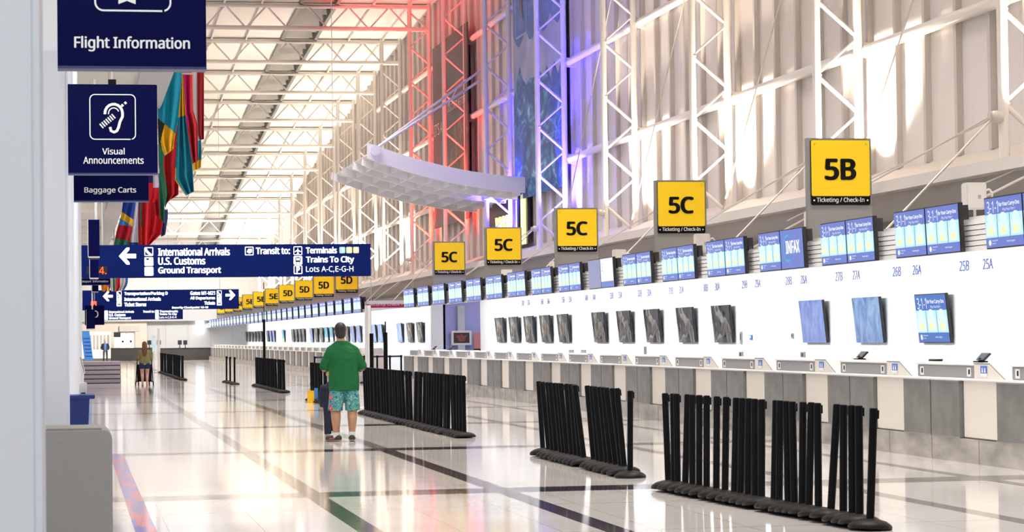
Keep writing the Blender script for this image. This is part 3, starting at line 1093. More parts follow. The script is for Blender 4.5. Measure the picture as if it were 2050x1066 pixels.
def make_counter(full):
    c = thing('checkin_counter', '', 'counter', (XCTR, 0, 0), 'check-in counters')
    m = MB().bbox(0.07, 1.0, -3.10, 0.0, 0.292, 1.0, M['cream'], 0.008)
    m.box(0.04, 0.075, -3.09, -2.0, 0.31, 0.99, M['cream'])
    m.box(0.045, 0.072, -0.99, -0.96, 0.292, 0.985, M['far_black'])
    m.build('body', c)
    for a in (0.0, -0.985):
        d = MB().bbox(0.0, 0.07, a - 0.965, a - 0.005, 0.292, 0.985, M['panel_grey'], 0.006)
        if full:
            d.box(-0.004, 0.0, a - 0.965, a - 0.005, 0.292, 0.305, M['steel'])
            d.box(-0.004, 0.0, a - 0.965, a - 0.005, 0.972, 0.985, M['steel'])
        d.build('front_panel', c)
    MB().bbox(-0.02, 0.24, -1.99, 0.01, 0.987, 1.012, M['trim_white'], 0.005).box(0.02, 0.24, -3.1, -1.99, 0.99, 1.006, M['trim_white']).build('ledge', c)
    k = MB().bbox(0.20, 0.60, -1.93, 0.0, 1.01, 1.165, M['console'], 0.008)
    k = k.build('console', c)
    MB().bbox(0.185, 1.02, -1.94, 0.01, 1.165, 1.185, M['trim_white'], 0.005).build('console_top', c)
    e = MB()
    o_ = (0.205, -1.94, 1.007)
    e.prism([(0, 0), (0.98, 0), (0.50, 0.185), (0.0, 0.185)], (0.20 + 0.80, -1.94, 1.007), NY, EZ, 0.80, M['cream'])
    e.strip([(0.0, 0.185), (0.50, 0.185), (0.98, 0.0)], 0.012, (0.198, -1.94, 1.007), NY, EZ, M['panel_grey'])
    e = e.build('end_block', c)
    if full:
        for a in (-0.17, -1.78):
            p = MB().bbox(0.188, 0.202, a - 0.07, a + 0.05, 1.03, 1.14, M['trim_white'], 0.003)
            p.box(0.184, 0.19, a - 0.05, a - 0.01, 1.06, 1.12, M['black'])
            p.build('socket_plate', k)
        s = MB().box(0.193, 0.197, -2.36, -2.16, 1.075, 1.165, M['sticker_blue']).box(0.192, 0.197, -2.36, -2.16, 1.035, 1.075, M['white_letter'])
        for a in (-2.22, -2.30):
            s.flat([(-0.025, 0.0), (0.025, 0.0), (0.012, 0.06), (-0.012, 0.06)], (0.1915, a, 1.085), NY, EZ, M['white_letter'])
        s.build('notice_sticker', e)
    return c


near_c, far_c = make_counter(True), make_counter(False)
near_tree, far_tree = tree(near_c), tree(far_c)
# labels: the nearer ones by the wall number they stand under, the rest by order
cnt_y = []
n = 0
first_near = first_far = True
for i in range(-1, 16):
    y = Y0C + PER * i
    if i == -1:
        lab = 'grey-fronted check-in counter under wall number 25A, cut by the picture edge'
    elif i <= 6:
        lab = 'grey-fronted check-in counter facing wall numbers %dB and %dA, ' % (26 + i, 26 + i) + nth(i + 1) + ' from the 25A end'
    else:
        lab = 'grey-fronted cream check-in counter, ' + nth(i + 1) + ' along from the 25A end of the near run'
    if first_near:
        near_c.location.y = y
        near_c['label'] = lab
        first_near = False
    else:
        copy_tree(near_c, lab, (XCTR, y, 0), children=near_tree)
i = 0
y = GAP[1] + 0.4 + PER
while y < 187:
    lab = 'cream check-in counter of the far run, ' + nth(i) + ' beyond the security check passage'
    if i == 0:
        far_c.location.y = y
        far_c['label'] = lab
    else:
        copy_tree(far_c, lab, (XCTR, y, 0), children=far_tree)
    i += 1
    y += PER

# agents' terminals standing on the counters
def terminal(px, py, label, big=True):
    p = atX(px, py, XCTR + 0.75)
    t = thing('counter_terminal', label, 'terminal', (XCTR + 0.75, p.y, 1.188), 'terminals on the counters')
    t.scale = (0.7, 0.7, 0.6)
    MB().bbox(-0.09, 0.09, -0.14, 0.14, 0.0, 0.03, M['black'], 0.005).build('base', t)
    if big:
        m = MB()
        m.add([(-0.03, -0.16, 0.05), (-0.03, 0.16, 0.05), (0.10, 0.19, 0.2), (0.10, -0.19, 0.2), (0.02, -0.16, 0.03), (0.02, 0.16, 0.03), (0.14, 0.19, 0.18), (0.14, -0.19, 0.18)],
              [(0, 1, 2, 3), (7, 6, 5, 4), (4, 5, 1, 0), (1, 5, 6, 2), (2, 6, 7, 3), (3, 7, 4, 0)], M['bezel'])
        m.box(-0.02, 0.02, -0.03, 0.03, 0.02, 0.09, M['black'])
        m.build('screen', t)
    else:
        MB().bbox(-0.07, 0.08, -0.2, 0.2, 0.03, 0.05, M['bezel'], 0.004).build('keyboard', t)


terminal(1721, 722, 'small black terminal on the counter in front of the crackled blue screen')
terminal(1963, 728, 'small black terminal with tilted screen on the counter near the 25A end')
terminal(1873, 726, 'flat black keyboard lying on the counter beneath the lit travel-rules screen', False)
terminal(900, 702, 'small black terminal on the counter below the passage end screens')
terminal(868, 699, 'small black terminal on the counter beside the far dark screens')

# ================================================================== MONITORS ABOVE THE COUNTERS
def rules_display(mb, w, h, o, r, u, header, pale):
    """three-panel travel notice: header, three pale panels, footer"""
    o, r, u = Vector(o), Vector(r), Vector(u)
    nn = r.cross(u)

    def q(x0, x1, y0, y1, mat, d=0.0):
        mb.flat([(x0 * w, y0 * h), (x1 * w, y0 * h), (x1 * w, y1 * h), (x0 * w, y1 * h)], o + nn * d, r, u, mat)
    q(0, 1, 0, 0.2, header)
    q(0, 1, 0.67, 1, header)
    for k in range(3):
        q(k / 3, (k + 1) / 3 - (0.012 if k < 2 else 0), 0.2, 0.67, M['scr_cyan'])
        q(k / 3 + 0.03, (k + 1) / 3 - 0.05, 0.24, 0.52, pale, 0.002)
        pts = [((k + 0.48) / 3 * w + 0.10 * w * math.cos(a * math.pi / 5), 0.58 * h + 0.12 * h * math.sin(a * math.pi / 5)) for a in range(10)]
        mb.flat(pts, o + nn * 0.003, r, u, pale)
        q(k / 3 + 0.09, (k + 1) / 3 - 0.11, 0.27, 0.40, M['scr_yellow'], 0.004)
    t = o + nn * 0.004
    mb.text('3-1-1', t + r * (0.08 * w) + u * (0.70 * h), r, u, 0.30 * w, 0.24 * h, M['scr_white'], -0.01)
    mb.text('for Your Carry-Ons', t + r * (0.40 * w) + u * (0.79 * h), r, u, 0.55 * w, 0.11 * h, M['scr_white'], 0.01)
    mb.text('Play Your Part +', t + r * (0.50 * w) + u * (0.70 * h), r, u, 0.34 * w, 0.075 * h, M['scr_white'], 0.0)
    pts = [(0.11 * w + 0.035 * w * math.cos(a * math.pi / 6), 0.10 * h + 0.06 * h * math.sin(a * math.pi / 6)) for a in range(12)]
    mb.flat(pts, t, r, u, M['scr_white'])
    mb.text('Transportation', t + r * (0.17 * w) + u * (0.115 * h), r, u, 0.16 * w, 0.04 * h, M['scr_white'])
    mb.text('Security', t + r * (0.17 * w) + u * (0.06 * h), r, u, 0.10 * w, 0.035 * h, M['scr_white'])
    mb.text('www.tsa.gov', t + r * (0.56 * w) + u * (0.075 * h), r, u, 0.22 * w, 0.05 * h, M['scr_white'])


MW, MH = 1.135, 0.605
PERM = 3.09
TILT = 0.045


def make_monitor(kind):
    m = thing('flight_monitor', '', 'monitor', (0, 0, 0), 'monitors above the counters')
    f = MB().bbox(0.0, 0.06, -MW, 0.0, 0.0, MH, M['bezel'], 0.006)
    f.build('casing', m)
    d = MB()
    w, h = MW - 0.03, MH - 0.03
    o_ = Vector((-0.003, -0.015, 0.015))
    if kind == 'rules':
        rules_display(d, w, h, o_, NY, EZ, M['scr_blue'], M['scr_pale'])
    elif kind == 'logo':
        d.flat([(0, 0), (w, 0), (w, h), (0, h)], o_, NY, EZ, M['scr_blue'])
        pts = [(0.38 * w, 0.86 * h), (0.22 * w, 0.82 * h), (0.15 * w, 0.7 * h), (0.13 * w, 0.5 * h), (0.15 * w, 0.3 * h), (0.24 * w, 0.20 * h), (0.44 * w, 0.2 * h)]
        d.strip(pts, 0.055 * h, o_ + Vector((-0.003, 0, 0)), NY, EZ, M['scr_teal'])
        d.text('INFAX', o_ + Vector((-0.004, -0.24 * w, 0.38 * h)), NY, EZ, 0.62 * w, 0.34 * h, M['scr_white'], 0.03)
    elif kind == 'violet':
        d.flat([(0, 0), (w, 0), (w, h), (0, h)], o_, NY, EZ, M['scr_violet'])
    else:
        d.flat([(0, 0), (w, 0), (w, h), (0, h)], o_, NY, EZ, M['scr_white'])
        d.flat([(0, 0), (w, 0), (w, 0.2 * h), (0, 0.2 * h)], o_ + Vector((-0.002, 0, 0)), NY, EZ, M['scr_blue'])
        d.text('25A', o_ + Vector((-0.004, -0.1 * w, 0.55 * h)), NY, EZ, 0.12 * w, 0.3 * h, M['scr_violet'])
    d.build('display', m)
    MB().box(0.06, 0.2, -0.72, -0.34, 0.12, 0.45, M['black']).box(0.16, 0.24, -0.85, -0.25, 0.40, 0.58, M['bezel']).build('wall_mount', m)
    return m


protos = {k: make_monitor(k) for k in ('rules', 'logo', 'violet', 'pale')}
ptree = {k: tree(v) for k, v in protos.items()}
used = set()
YM0 = atX(1796, 460, XCTR + 0.05).y           # far edge of the pair above position 26


def put_monitor(kind, y, label):
    loc = (XCTR + 0.03, y, 2.545)
    rot = (0, -TILT, 0)
    if kind not in used:
        used.add(kind)
        o = protos[kind]
        o.location, o.rotation_euler = loc, rot
        o['label'] = label
    else:
        copy_tree(protos[kind], label, loc, rot, children=ptree[kind])


def bay_monitors(y, where, kinds=('rules', 'rules')):
    tail = {'rules': 'travel notice monitor', 'logo': 'blue logo monitor', 'violet': 'plain violet monitor', 'pale': 'pale white monitor'}
    put_monitor(kinds[0], y, tail[kinds[0]] + ', farther half of ' + where)
    put_monitor(kinds[1], y - MW - 0.012, tail[kinds[1]] + ', nearer half of ' + where)


for i in range(-1, 16):
    y = YM0 + PERM * i
    kinds = ('rules', 'rules')
    if i == 2:
        kinds = ('rules', 'logo')
    if i == 6:
        kinds = ('violet', 'pale')
    bay_monitors(y, 'the ' + nth(i + 1) + ' pair above the counters from 25A', kinds)
i = 0
y = GAP[1] + 2.0
while y < 186:
    bay_monitors(y, 'the ' + nth(i) + ' pair past the security passage')
    i += 1
    y += PER

# white antenna boxes on brackets between the monitors
p0 = make_box = None
bx_px = [(1955, 393), (1634, 446), (1409, 487), (1243, 516), (1115, 538), (1017, 553)]
for i, (px, py) in enumerate(bx_px):
    p = atX(px, py, 11.35)
    lab = 'white antenna box on a bracket above the monitors, ' + nth(i) + ' from the 25A end'
    if p0 is None:
        p0 = thing('antenna_box', lab, 'antenna', p, 'antenna boxes')
        a = MB().bbox(-0.17, 0.10, -0.10, 0.10, -0.17, 0.17, M['pale_box'], 0.015).box(-0.02, 0.02, -0.102, -0.10, -0.04, 0.01, M['steel'])
        a.build('casing', p0)
        MB().path([(0.10, 0, 0.06), (0.17, 0, 0.09), (0.21, 0, 0.04), (0.2, 0, -0.1), (0.12, 0, -0.16)], 0.014, M['pale_box']).build('cable', p0)
        MB().tube((-0.02, 0.02, -0.16), (-0.02, 0.02, 2.995 - p.z), 0.02, M['pale_box']).build('bracket', p0)
        ptb = tree(p0)
    else:
        copy_tree(p0, lab, p, children=ptb)

# ================================================================== NUMBERS ON THE BACK WALL
Y25 = atX(1978, 533, XBACK).y
for i in range(0, 13):
    for let, off in (('A', 0.0), ('B', 0.98)):
        y = Y25 + PER * i + off + 0.2
        s = '%d%s' % (25 + i, let)
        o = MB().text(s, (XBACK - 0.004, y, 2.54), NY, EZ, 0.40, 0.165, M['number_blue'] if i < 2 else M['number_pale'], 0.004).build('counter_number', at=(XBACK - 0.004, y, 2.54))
        tag(o, 'blue number ' + s + ' on the white back wall, ' + nth(2 * i + (let == 'B')) + ' of the row from the 25A end', 'number', 'position numbers')

# ================================================================== SCREENS ON THE BACK WALL
SW, SH = 1.43, 0.81


def make_screen(kind):
    m = thing('wall_screen', '', 'screen', (0, 0, 0), 'screens on the back wall')
    MB().bbox(-0.0, 0.05, -SW, 0.0, 0.0, SH, M['bezel'], 0.006).build('casing', m)
    d = MB()
    w, h = SW - 0.03, SH - 0.03
    o_ = Vector((-0.003, -0.015, 0.015))
    if kind == 'rules':
        rules_display(d, w, h, o_, NY, EZ, M['scr_blue2'], M['scr_pale'])
        d.build('display', m)
    elif kind in ('teal', 'advert'):
        d.flat([(0, 0), (w, 0), (w, h), (0, h)], o_, NY, EZ, M['scr_teal'])
        d.flat([(0, 0), (w, 0), (w, h * 0.3), (0, h * 0.3)], o_ + Vector((-0.003, 0, 0)), NY, EZ, M['scr_green' if kind == 'advert' else 'scr_pale'])
        d.build('display', m)
    else:
        mat = {'black': M['wrap_black'], 'violet': M['wrap_violet'], 'blue': M['wrap_blue'], 'sky': M['wrap_sky']}[kind]
        # crumpled film stretched over the screen
        nx, nz_ = 14, 10
        rnd = random.Random(5)
        vs, fs = [], []
        for a in range(nz_ + 1):
            for b in range(nx + 1):
                dd = -0.006 - 0.014 * abs(noise.noise(Vector((b * 0.33, a * 0.30, 3.1)))) if 0 < a < nz_ and 0 < b < nx else -0.006
                vs.append((dd, -0.0 - SW * b / nx, SH * a / nz_))
        for a in range(nz_):
            for b in range(nx):
                k = a * (nx + 1) + b
                fs.append((k, k + 1, k + nx + 2, k + nx + 1))
        d.add(vs, fs, mat, True)
        d.build('plastic_wrap', m)
    MB().box(0.05, 0.075, -0.95, -0.5, 0.08, 0.3, M['black']).build('wall_mount', m)
    return m


sp = {k: make_screen(k) for k in ('rules', 'black', 'violet', 'blue', 'sky', 'teal', 'advert')}
st = {k: tree(v) for k, v in sp.items()}
s_used = set()
desc = {'rules': 'lit travel notice screen', 'black': 'black screen wrapped in crumpled plastic', 'violet': 'pale violet screen under plastic', 'blue': 'crackled blue screen under plastic',
        'sky': 'sky-blue and white screen', 'teal': 'bright teal screen', 'advert': 'teal and green advert screen'}


def put_screen(kind, y, label, z):
    loc, rot = (XBACK - 0.075, y, z), (0, -0.10, 0)
    if kind not in s_used:
        s_used.add(kind)
        o = sp[kind]
        o.location, o.rotation_euler = loc, rot
        o['label'] = label
    else:
        copy_tree(sp[kind], label, loc, rot, children=st[kind])


ZS = atX(1841, 687, XBACK - 0.075).z
rowx = [(1829, 'rules'), (1704, 'blue'), (1597, 'violet'), (1420, 'black'), (1349, 'black'), (1284, 'black'), (1229, 'black'), (1179, 'black'),
        (1109, 'black'), (1074, 'black'), (1042, 'black'), (1012, 'black'), (984, 'black')]
for i, (px, kd) in enumerate(rowx):
    y = atX(px + 11, 670, XBACK - 0.075).y
    put_screen(kd, y, desc[kd] + ' on the back wall, ' + nth(i) + ' from the 25A end', ZS)
rowx = [(835, 'black'), (815, 'black'), (795, 'sky'), (757, 'sky'), (744, 'sky'), (714, 'violet'), (702, 'violet'), (690, 'black'), (660, 'teal'), (650, 'teal'), (640, 'black'), (630, 'black'), (620, 'violet'),
        (604, 'black'), (597, 'black'), (590, 'black'), (583, 'black'), (564, 'advert'), (545, 'violet'), (539, 'violet'), (533, 'black'), (520, 'black'), (514, 'black'),
        (508, 'black'), (502, 'black'), (496, 'black'), (490, 'black'), (484, 'black')]
for i, (px, kd) in enumerate(rowx):
    y = atX(px + 2, 670, XBACK - 0.075).y
    put_screen(kd, y, desc[kd] + ' on the back wall, ' + nth(i) + ' past the security passage', ZS)

# small fittings on the back wall
def wall_fit(name, px, py, w, h, mat, label, cat, extra=None):
    p = atX(px, py, XBACK)
    m = MB().box(XBACK - 0.03, XBACK, p.y - w / 2, p.y + w / 2, p.z - h / 2, p.z + h / 2, mat)
    if extra:
        m.box(XBACK - 0.035, XBACK - 0.028, p.y - w / 4, p.y + w / 4, p.z - h / 6, p.z + h / 3, extra)
    tag(m.build(name, at=(XBACK, p.y, p.z)), label, cat)


wall_fit('wall_switch', 1485, 677, 0.12, 0.26, M['console'], 'narrow grey switch strip on the back wall beside the last black-wrapped screen', 'switch', M['bezel'])
wall_fit('wall_plate', 1505, 676, 0.14, 0.10, M['sticker_blue'], 'small blue plate on the white back wall left of the violet screen', 'plate', M['white_letter'])
wall_fit('wall_socket', 1588, 673, 0.10, 0.10, M['console'], 'small dark socket on the back wall close to the violet screen', 'socket', M['bezel'])
wall_fit('wall_phone', 1485, 711, 0.24, 0.13, M['console'], 'grey wall telephone low on the back wall near the switch strip', 'telephone', M['bezel'])
wall_fit('wall_phone', 1609, 712, 0.24, 0.13, M['console'], 'grey wall telephone low on the back wall below the violet screen', 'telephone', M['bezel'])
wall_fit('wall_vent', 1145, 704, 0.55, 0.09, M['console'], 'long grey vent plate low on the back wall, nearer the passage', 'vent')
wall_fit('wall_vent', 1169, 704, 0.55, 0.09, M['console'], 'long grey vent plate low on the back wall beside its twin, farther from the passage', 'vent')
wall_fit('wall_socket', 1293, 705, 0.15, 0.26, M['panel_grey'], 'grey socket low on the back wall under the black-wrapped screens', 'socket')

# passage: framed screen on the violet wall
p = atY(924, 677, 89.6)
t = thing('framed_screen', 'dark screen in a white frame on the violet wall of the security passage', 'screen', (p.x, 89.6, p.z))
MB().bbox(-0.40, 0.40, 0.0, 0.12, -0.28, 0.28, M['pale_box'], 0.01).build('frame', t)
d = MB().box(-0.31, 0.31, -0.01, 0.0, -0.20, 0.20, M['scr_brown'])
for q in range(4):
    d.box(-0.2 + 0.03 * q, 0.2 - 0.03 * q, -0.014, -0.01, 0.06 - 0.06 * q, 0.075 - 0.06 * q, M['scr_orange'])
d.lathe([(0.0, 0.0), (0.035, 0.0), (0.035, 0.01), (0, 0.01)], M['scr_orange'], (0, -0.012, 0.12), 10)
d.build('display', t)
MB().box(-0.14, 0.14, 0.02, 0.1, -1.5, 1.25, M['beam_grey']).build('post', t)
p_floor = atY(949, 699, 89.5).z
o = MB().box(0, 0.28, 0, 0.1, 0, 0.62, M['salmon'])
o.box(0.0, 0.28, 0.0, 0.1, -p_floor, 0.0, M['black'])
p = atY(949, 699, 89.5)
tag(o.build('poster_board', at=(0, 0, 0)), 'salmon poster board beside the violet wall of the passage', 'poster').location = p

# security banner
p = atY(733, 617, 88.0)
t = thing('security_sign', 'crimson hanging sign reading Security Check Point over the passage', 'sign', p)
MB().bbox(0, 2.05, 0, 0.12, 0, 0.24, M['red_sign'], 0.005).build('panel', t)
MB().text('Security Check Point', (0.1, -0.004, 0.05), EX, EZ, 1.65, 0.14, M['white_letter'], 0.01).build('lettering', t)
MB().tube((0.2, 0.06, 0.24), (0.2, 0.06, 1.1), 0.015, M['cable']).build('hanger_rod', t)
MB().tube((1.8, 0.06, 0.24), (1.8, 0.06, 1.1), 0.015, M['cable']).build('hanger_rod', t)

# ================================================================== GATE SIGNS 5B ... 5F
XS = 11.39
gs_y = [33.87, 43.3, 52.7, 62.05, 71.3]
signs = [(0, 0, c_) for c_ in ('5B', '5C', '5C', '5C', '5C')]
far0 = 98.9
fars = ['5D'] * 4 + ['5E'] * 4 + ['5F'] * 2
allsigns = [(gs_y[i], signs[i][2]) for i in range(5)] + [(far0 + 9.2 * i, fars[i]) for i in range(len(fars))]
proto_sign = {}
for i, (y, code) in enumerate(allsigns):
    if code == '5B':
        lab = 'yellow 5B ticketing sign on a grey panel, the nearest and largest gate sign'
    else:
        same = [q for q in range(len(allsigns)) if allsigns[q][1] == code]
        lab = 'yellow %s ticketing sign on a grey panel, %s %s counted from the 5B sign' % (code, nth(same.index(i)), code)
    if code in proto_sign:
        o, tr = proto_sign[code]
        copy_tree(o, lab, (XS, y, 2.98), children=tr)
        continue
    t = thing('ticketing_sign', lab, 'sign', (XS, y, 2.98), 'yellow ticketing signs')
    MB().bbox(-0.51, 0.51, 0.0, 0.09, -0.03, 1.545, M['sign_grey'], 0.004).build('back_panel', t)
    m = MB()
    m.rrect(0.93, 0.985, 0.03, (-0.455, -0.0, 0.53), EX, EZ, M['black'], 0.03)
    m.rrect(0.92, 0.845, 0.025, (-0.45, -0.034, 0.665), EX, EZ, M['yellow'])
    for q in (-0.395, 0.415):
        m.lathe([(0.0, 0), (0.016, 0.0), (0.016, 0.006), (0, 0.006)], M['steel'], (q, -0.036, 1.45), 8)
    pl = m.build('plate', t)
    m = MB()
    m.text(code, (-0.245, -0.040, 0.905), EX, EZ, 0.50, 0.325, M['black'], 0.034)
    m.text('Ticketing / Check-In', (-0.375, -0.040, 0.555), EX, EZ, 0.75, 0.09, M['white_letter'], 0.012)
    for q in (-0.415, 0.425):
        pts = [(0.014 * math.cos(a * math.pi / 4), 0.014 * math.sin(a * math.pi / 4)) for a in range(8)]
        m.flat(pts, (q, -0.040, 0.60), EX, EZ, M['white_letter'])
    build_lines(m, 'lettering', pl)
    proto_sign[code] = (t, tree(t))

# ================================================================== STANCHIONS
def make_stanchion():
    s = thing('stanchion', '', 'stanchion', (0, 0, 0), 'stacked black stanchions')
    MB().lathe([(0.0, 0.0), (0.176, 0.0), (0.180, 0.014), (0.172, 0.034), (0.13, 0.062), (0.07, 0.078), (0.045, 0.082), (0, 0.082)], M['black_soft'], n=28).build('base', s)
    MB().tube((0, 0, 0.075), (0, 0, 0.90), 0.033, M['black'], n=14).build('post', s)
    h = MB().tube((0, 0, 0.90), (0, 0, 0.965), 0.0335, M['black'], n=14)
    h.lathe([(0.0335, 0.965), (0.028, 0.972), (0, 0.973)], M['black_soft'], n=14)
    h.box(0.02, 0.044, -0.012, 0.012, 0.885, 0.955, M['black'])
    h.build('belt_head', s)
    return s


st_p = make_stanchion()
st_t = tree(st_p)
st_first = [True]


def put_stanchion(x, y, label, leanx=0.0, leany=0.0, z=0.0):
    rot = (leany, leanx, random.uniform(-0.15, 0.15))
    if st_first[0]:
        st_first[0] = False
        st_p.location, st_p.rotation_euler = (x, y, z), rot
        st_p['label'] = label
    else:
        copy_tree(st_p, label, (x, y, z), rot, children=st_t)


def on_line(px, x, z=0.0):
    """point of the floor line X = x seen in image column px"""
    return atX(px, 800, x).y


NEST = 0.15
g1b = [98, 130, 148, 188, 228, 265, 305, 358, 405, 455, 490, 530, 570, 605, 672, 700, 750, 785, 825, 862, 915, 980, 1050, 1100, 1140, 1195]
g1t = [93, 135, 165, 215, 250, 285, 318, 385, 425, 490, 515, 550, 590, 640, 700, 725, 770, 810, 860, 900, 950, 1030, 1090, 1120, 1155, 1220]
n = len(g1b)
for i in range(n):
    k = n - 1 - i
    lab = 'black stanchion in the row nearest the 26A counter, ' + nth(k) + ' from its near end'
    X = 6.30 - 0.35 * (1 - i / (n - 1))
    y = on_line(1300 + g1b[i] * 0.3659, X)
    lean = (g1t[i] - g1b[i]) * 0.3659 / 205.0 + 0.012
    put_stanchion(X, y, lab, lean, -NEST * (0.9 if i < n - 1 else 0.25), 0.028 if i < n - 1 else 0.01)
g2b = [488, 520, 540, 560, 585, 600, 618, 640, 662, 683, 705, 755, 780, 800, 826, 845, 872, 900, 915, 943]
g2t = [470, 497, 515, 535, 558, 573, 590, 613, 635, 655, 668, 730, 752, 772, 795, 812, 838, 868, 885, 945]
n = len(g2b)
for i in range(n):
    k = n - 1 - i
    lab = 'black stanchion in the middle left-leaning row, ' + nth(k) + ' from its near end'
    y = on_line(900 + g2b[i] * 0.381, 6.1)
    lean = (g2t[i] - g2b[i]) * 0.381 / 170.0 + 0.012
    put_stanchion(6.1, y, lab, lean, -NEST if i < n - 1 else 0.0, 0.03 if i < n - 1 else 0.0)
rows = [  # image columns of the bases (near, far), count, line X, label, lean range
    (929, 906, 5, 6.05, 'black stanchion in the cluster ending the row by the green-shirted person, ', 0.0),
    (897, 830, 17, 6.02, 'black stanchion in the packed row beside the green-shirted person, ', 0.035),
    (823, 733, 24, 6.02, 'black stanchion in the packed row behind the green-shirted person, ', -0.01),
    (652, 625, 9, 6.0, 'black stanchion in the row beyond the child and bags, ', 0.0),
    (570, 513, 22, 6.1, 'black stanchion in the packed row under the tall black pole, ', 0.0),
    (470, 453, 3, 5.6, 'black stanchion in the trio standing alone on the far floor, ', 0.0),
    (366, 322, 22, 4.25, 'black stanchion in the row next to the woman, ', 0.0),
]
for a, b, n, X, lab, lean in rows:
    y0, y1 = on_line(a, X), on_line(b, X)
    for i in range(n):
        y = y0 + (y1 - y0) * i / max(n - 1, 1)
        put_stanchion(X + random.uniform(-0.02, 0.02), y, lab + nth(i) + ' from near end', lean + random.uniform(-0.012, 0.012), -NEST * 0.5 if n > 3 else 0, 0.012 if n > 3 else 0.0)
# belted line closing the passage lane
xs = [8.3, 9.05, 10.05, 10.5, 10.95, 11.35]
for i, x in enumerate(xs):
    put_stanchion(x, 82.0, 'black stanchion in the belted line across the passage, ' + nth(i) + ' from the hall side')
for i in range(len(xs) - 1):
    o = MB().box(xs[i] + 0.03, xs[i + 1] - 0.03, 81.995, 82.005, 0.90, 0.96, M['belt']).build('barrier_belt', at=(xs[i], 82, 0.93))
    tag(o, 'navy barrier belt stretched across the passage lane, ' + nth(i) + ' span from the hall side', 'belt', 'barrier belts')

# tall poles and sign posts among the stanchions
def tall_pole(px, x, top_y, label, thick_y=None):
    y = on_line(px, x)
    zt = atY(px, top_y, y).z
    t = thing('sign_pole', label, 'pole', (x, y, 0), 'poles among the stanchions')
    MB().lathe([(0, 0), (0.2, 0), (0.2, 0.015), (0.05, 0.05), (0, 0.05)], M['black_soft'], n=20).build('base', t)
    zk = atY(px, thick_y, y).z if thick_y else zt
    MB().tube((0, 0, 0.04), (0, 0, zk), 0.045, M['black'], n=10).build('pole', t)
    if thick_y:
        MB().tube((0, 0, zk), (0, 0, zt), 0.014, M['black'], n=8).build('mast', t)


tall_pole(530, 6.35, 566, 'tall black pole with a thin mast above the packed stanchion row', 640)
tall_pole(745, 6.35, 668, 'tall black pole standing against the white sign post behind the man')
tall_pole(773, 6.3, 644, 'tall black pole right of the white sign post behind the man', 666)

p = Vector((6.6, on_line(738, 6.6), 0))
zt = atY(738, 612, p.y).z
t = thing('sign_post', 'tall white sign board seen edge-on right behind the man in green', 'sign post', p)
MB().lathe([(0, 0), (0.24, 0), (0.24, 0.02), (0.05, 0.04), (0, 0.04)], M['canopy_white'], n=20).build('base', t)
MB().bbox(-0.035, 0.035, -0.3, 0.3, 0.04, zt, M['canopy_white'], 0.01).build('board', t)
MB().box(0.035, 0.045, -0.28, 0.28, 0.9, zt - 0.05, M['bezel']).build('display', t)
p = atZ(318, 747)
zt = atY(318, 658, p.y).z
t = thing('sign_post', 'slim white sign post on a flat base beside the woman with auburn hair', 'sign post', p)
MB().bbox(-0.25, 0.25, -0.25, 0.25, 0, 0.03, M['beam_grey'], 0.01).build('base', t)
MB().bbox(-0.065, 0.065, -0.05, 0.05, 0.03, zt, M['canopy_white'], 0.01).build('post', t)
p = atZ(308, 742)
zt = atY(308, 672, p.y).z
zb = atY(308, 706, p.y).z
t = thing('kiosk_board', 'pale blue narrow board on a stand between the woman and the slim white post', 'board', p)
MB().bbox(-0.08, 0.08, -0.02, 0.02, zb, zt, M['canopy_white'], 0.01).box(-0.05, 0.05, -0.026, -0.02, zb + 0.1, zt - 0.1, M['scr_cyan']).build('board', t)
MB().tube((0, 0, 0), (0, 0, zb), 0.02, M['beam_grey']).lathe([(0, 0), (0.14, 0), (0.14, 0.02), (0, 0.02)], M['beam_grey']).build('stand', t)

# ================================================================== HANGING SIGNS
def square_sign(y, x0, zb, label, body, iw, ih, iz=None, line2=None):
    t = thing('hanging_sign', label, 'sign', (x0, y, zb), 'navy square hanging signs')
    p = MB().bbox(0, 0.90, 0, 0.16, 0, 0.905, M['navy'], 0.006)
    p.box(0.0, 0.90, -0.001, 0.16, -0.012, 0.004, M['navy_edge'])
    p.build('panel', t)
    MB().tube((0.45, 0.08, 0.9), (0.45, 0.08, 6.6 - zb), 0.018, M['cable']).box(0.41, 0.49, 0.04, 0.12, 0.9, 0.96, M['black']).build('hanger_rod', t)
    return t


FR = -0.004
t = square_sign(14.5, -0.08, 3.275, 'large navy hanging sign reading Flight Information with a white aircraft symbol', 0, 0, 0)
m = MB()
m.text('Flight Information', (0.10, FR, 0.092), EX, EZ, 0.70, 0.095, M['white_letter'], 0.02)
build_lines(m, 'lettering', t)
m = MB()
m.ring(0.455, 0.455, 0.05, 0.011, (0.228, FR, 0.345), EX, EZ, M['white_letter'])
ac = [(0, 0.37), (0.022, 0.33), (0.022, 0.24), (0.16, 0.14), (0.16, 0.105), (0.022, 0.155), (0.018, 0.06), (0.052, 0.028), (0.052, 0.0), (0.0, 0.02)]
m.flat(ac + [(-x, y) for x, y in reversed(ac[1:-1])], (0.42, FR, 0.385), EX, EZ, M['white_letter'])
m.build('aircraft_symbol', t)
t = square_sign(24.1, -0.04, 3.30, 'navy hanging sign reading Visual Announcements with a white ear symbol', 0, 0, 0)
m = MB()
m.text('Visual', (0.345, FR, 0.19), EX, EZ, 0.225, 0.068, M['white_letter'], 0.015)
m.text('Announcements', (0.155, FR, 0.095), EX, EZ, 0.605, 0.072, M['white_letter'], 0.015)
build_lines(m, 'lettering', t)
m = MB()
m.ring(0.455, 0.455, 0.05, 0.011, (0.225, FR, 0.345), EX, EZ, M['white_letter'])
O = Vector((0.225, FR, 0.345))
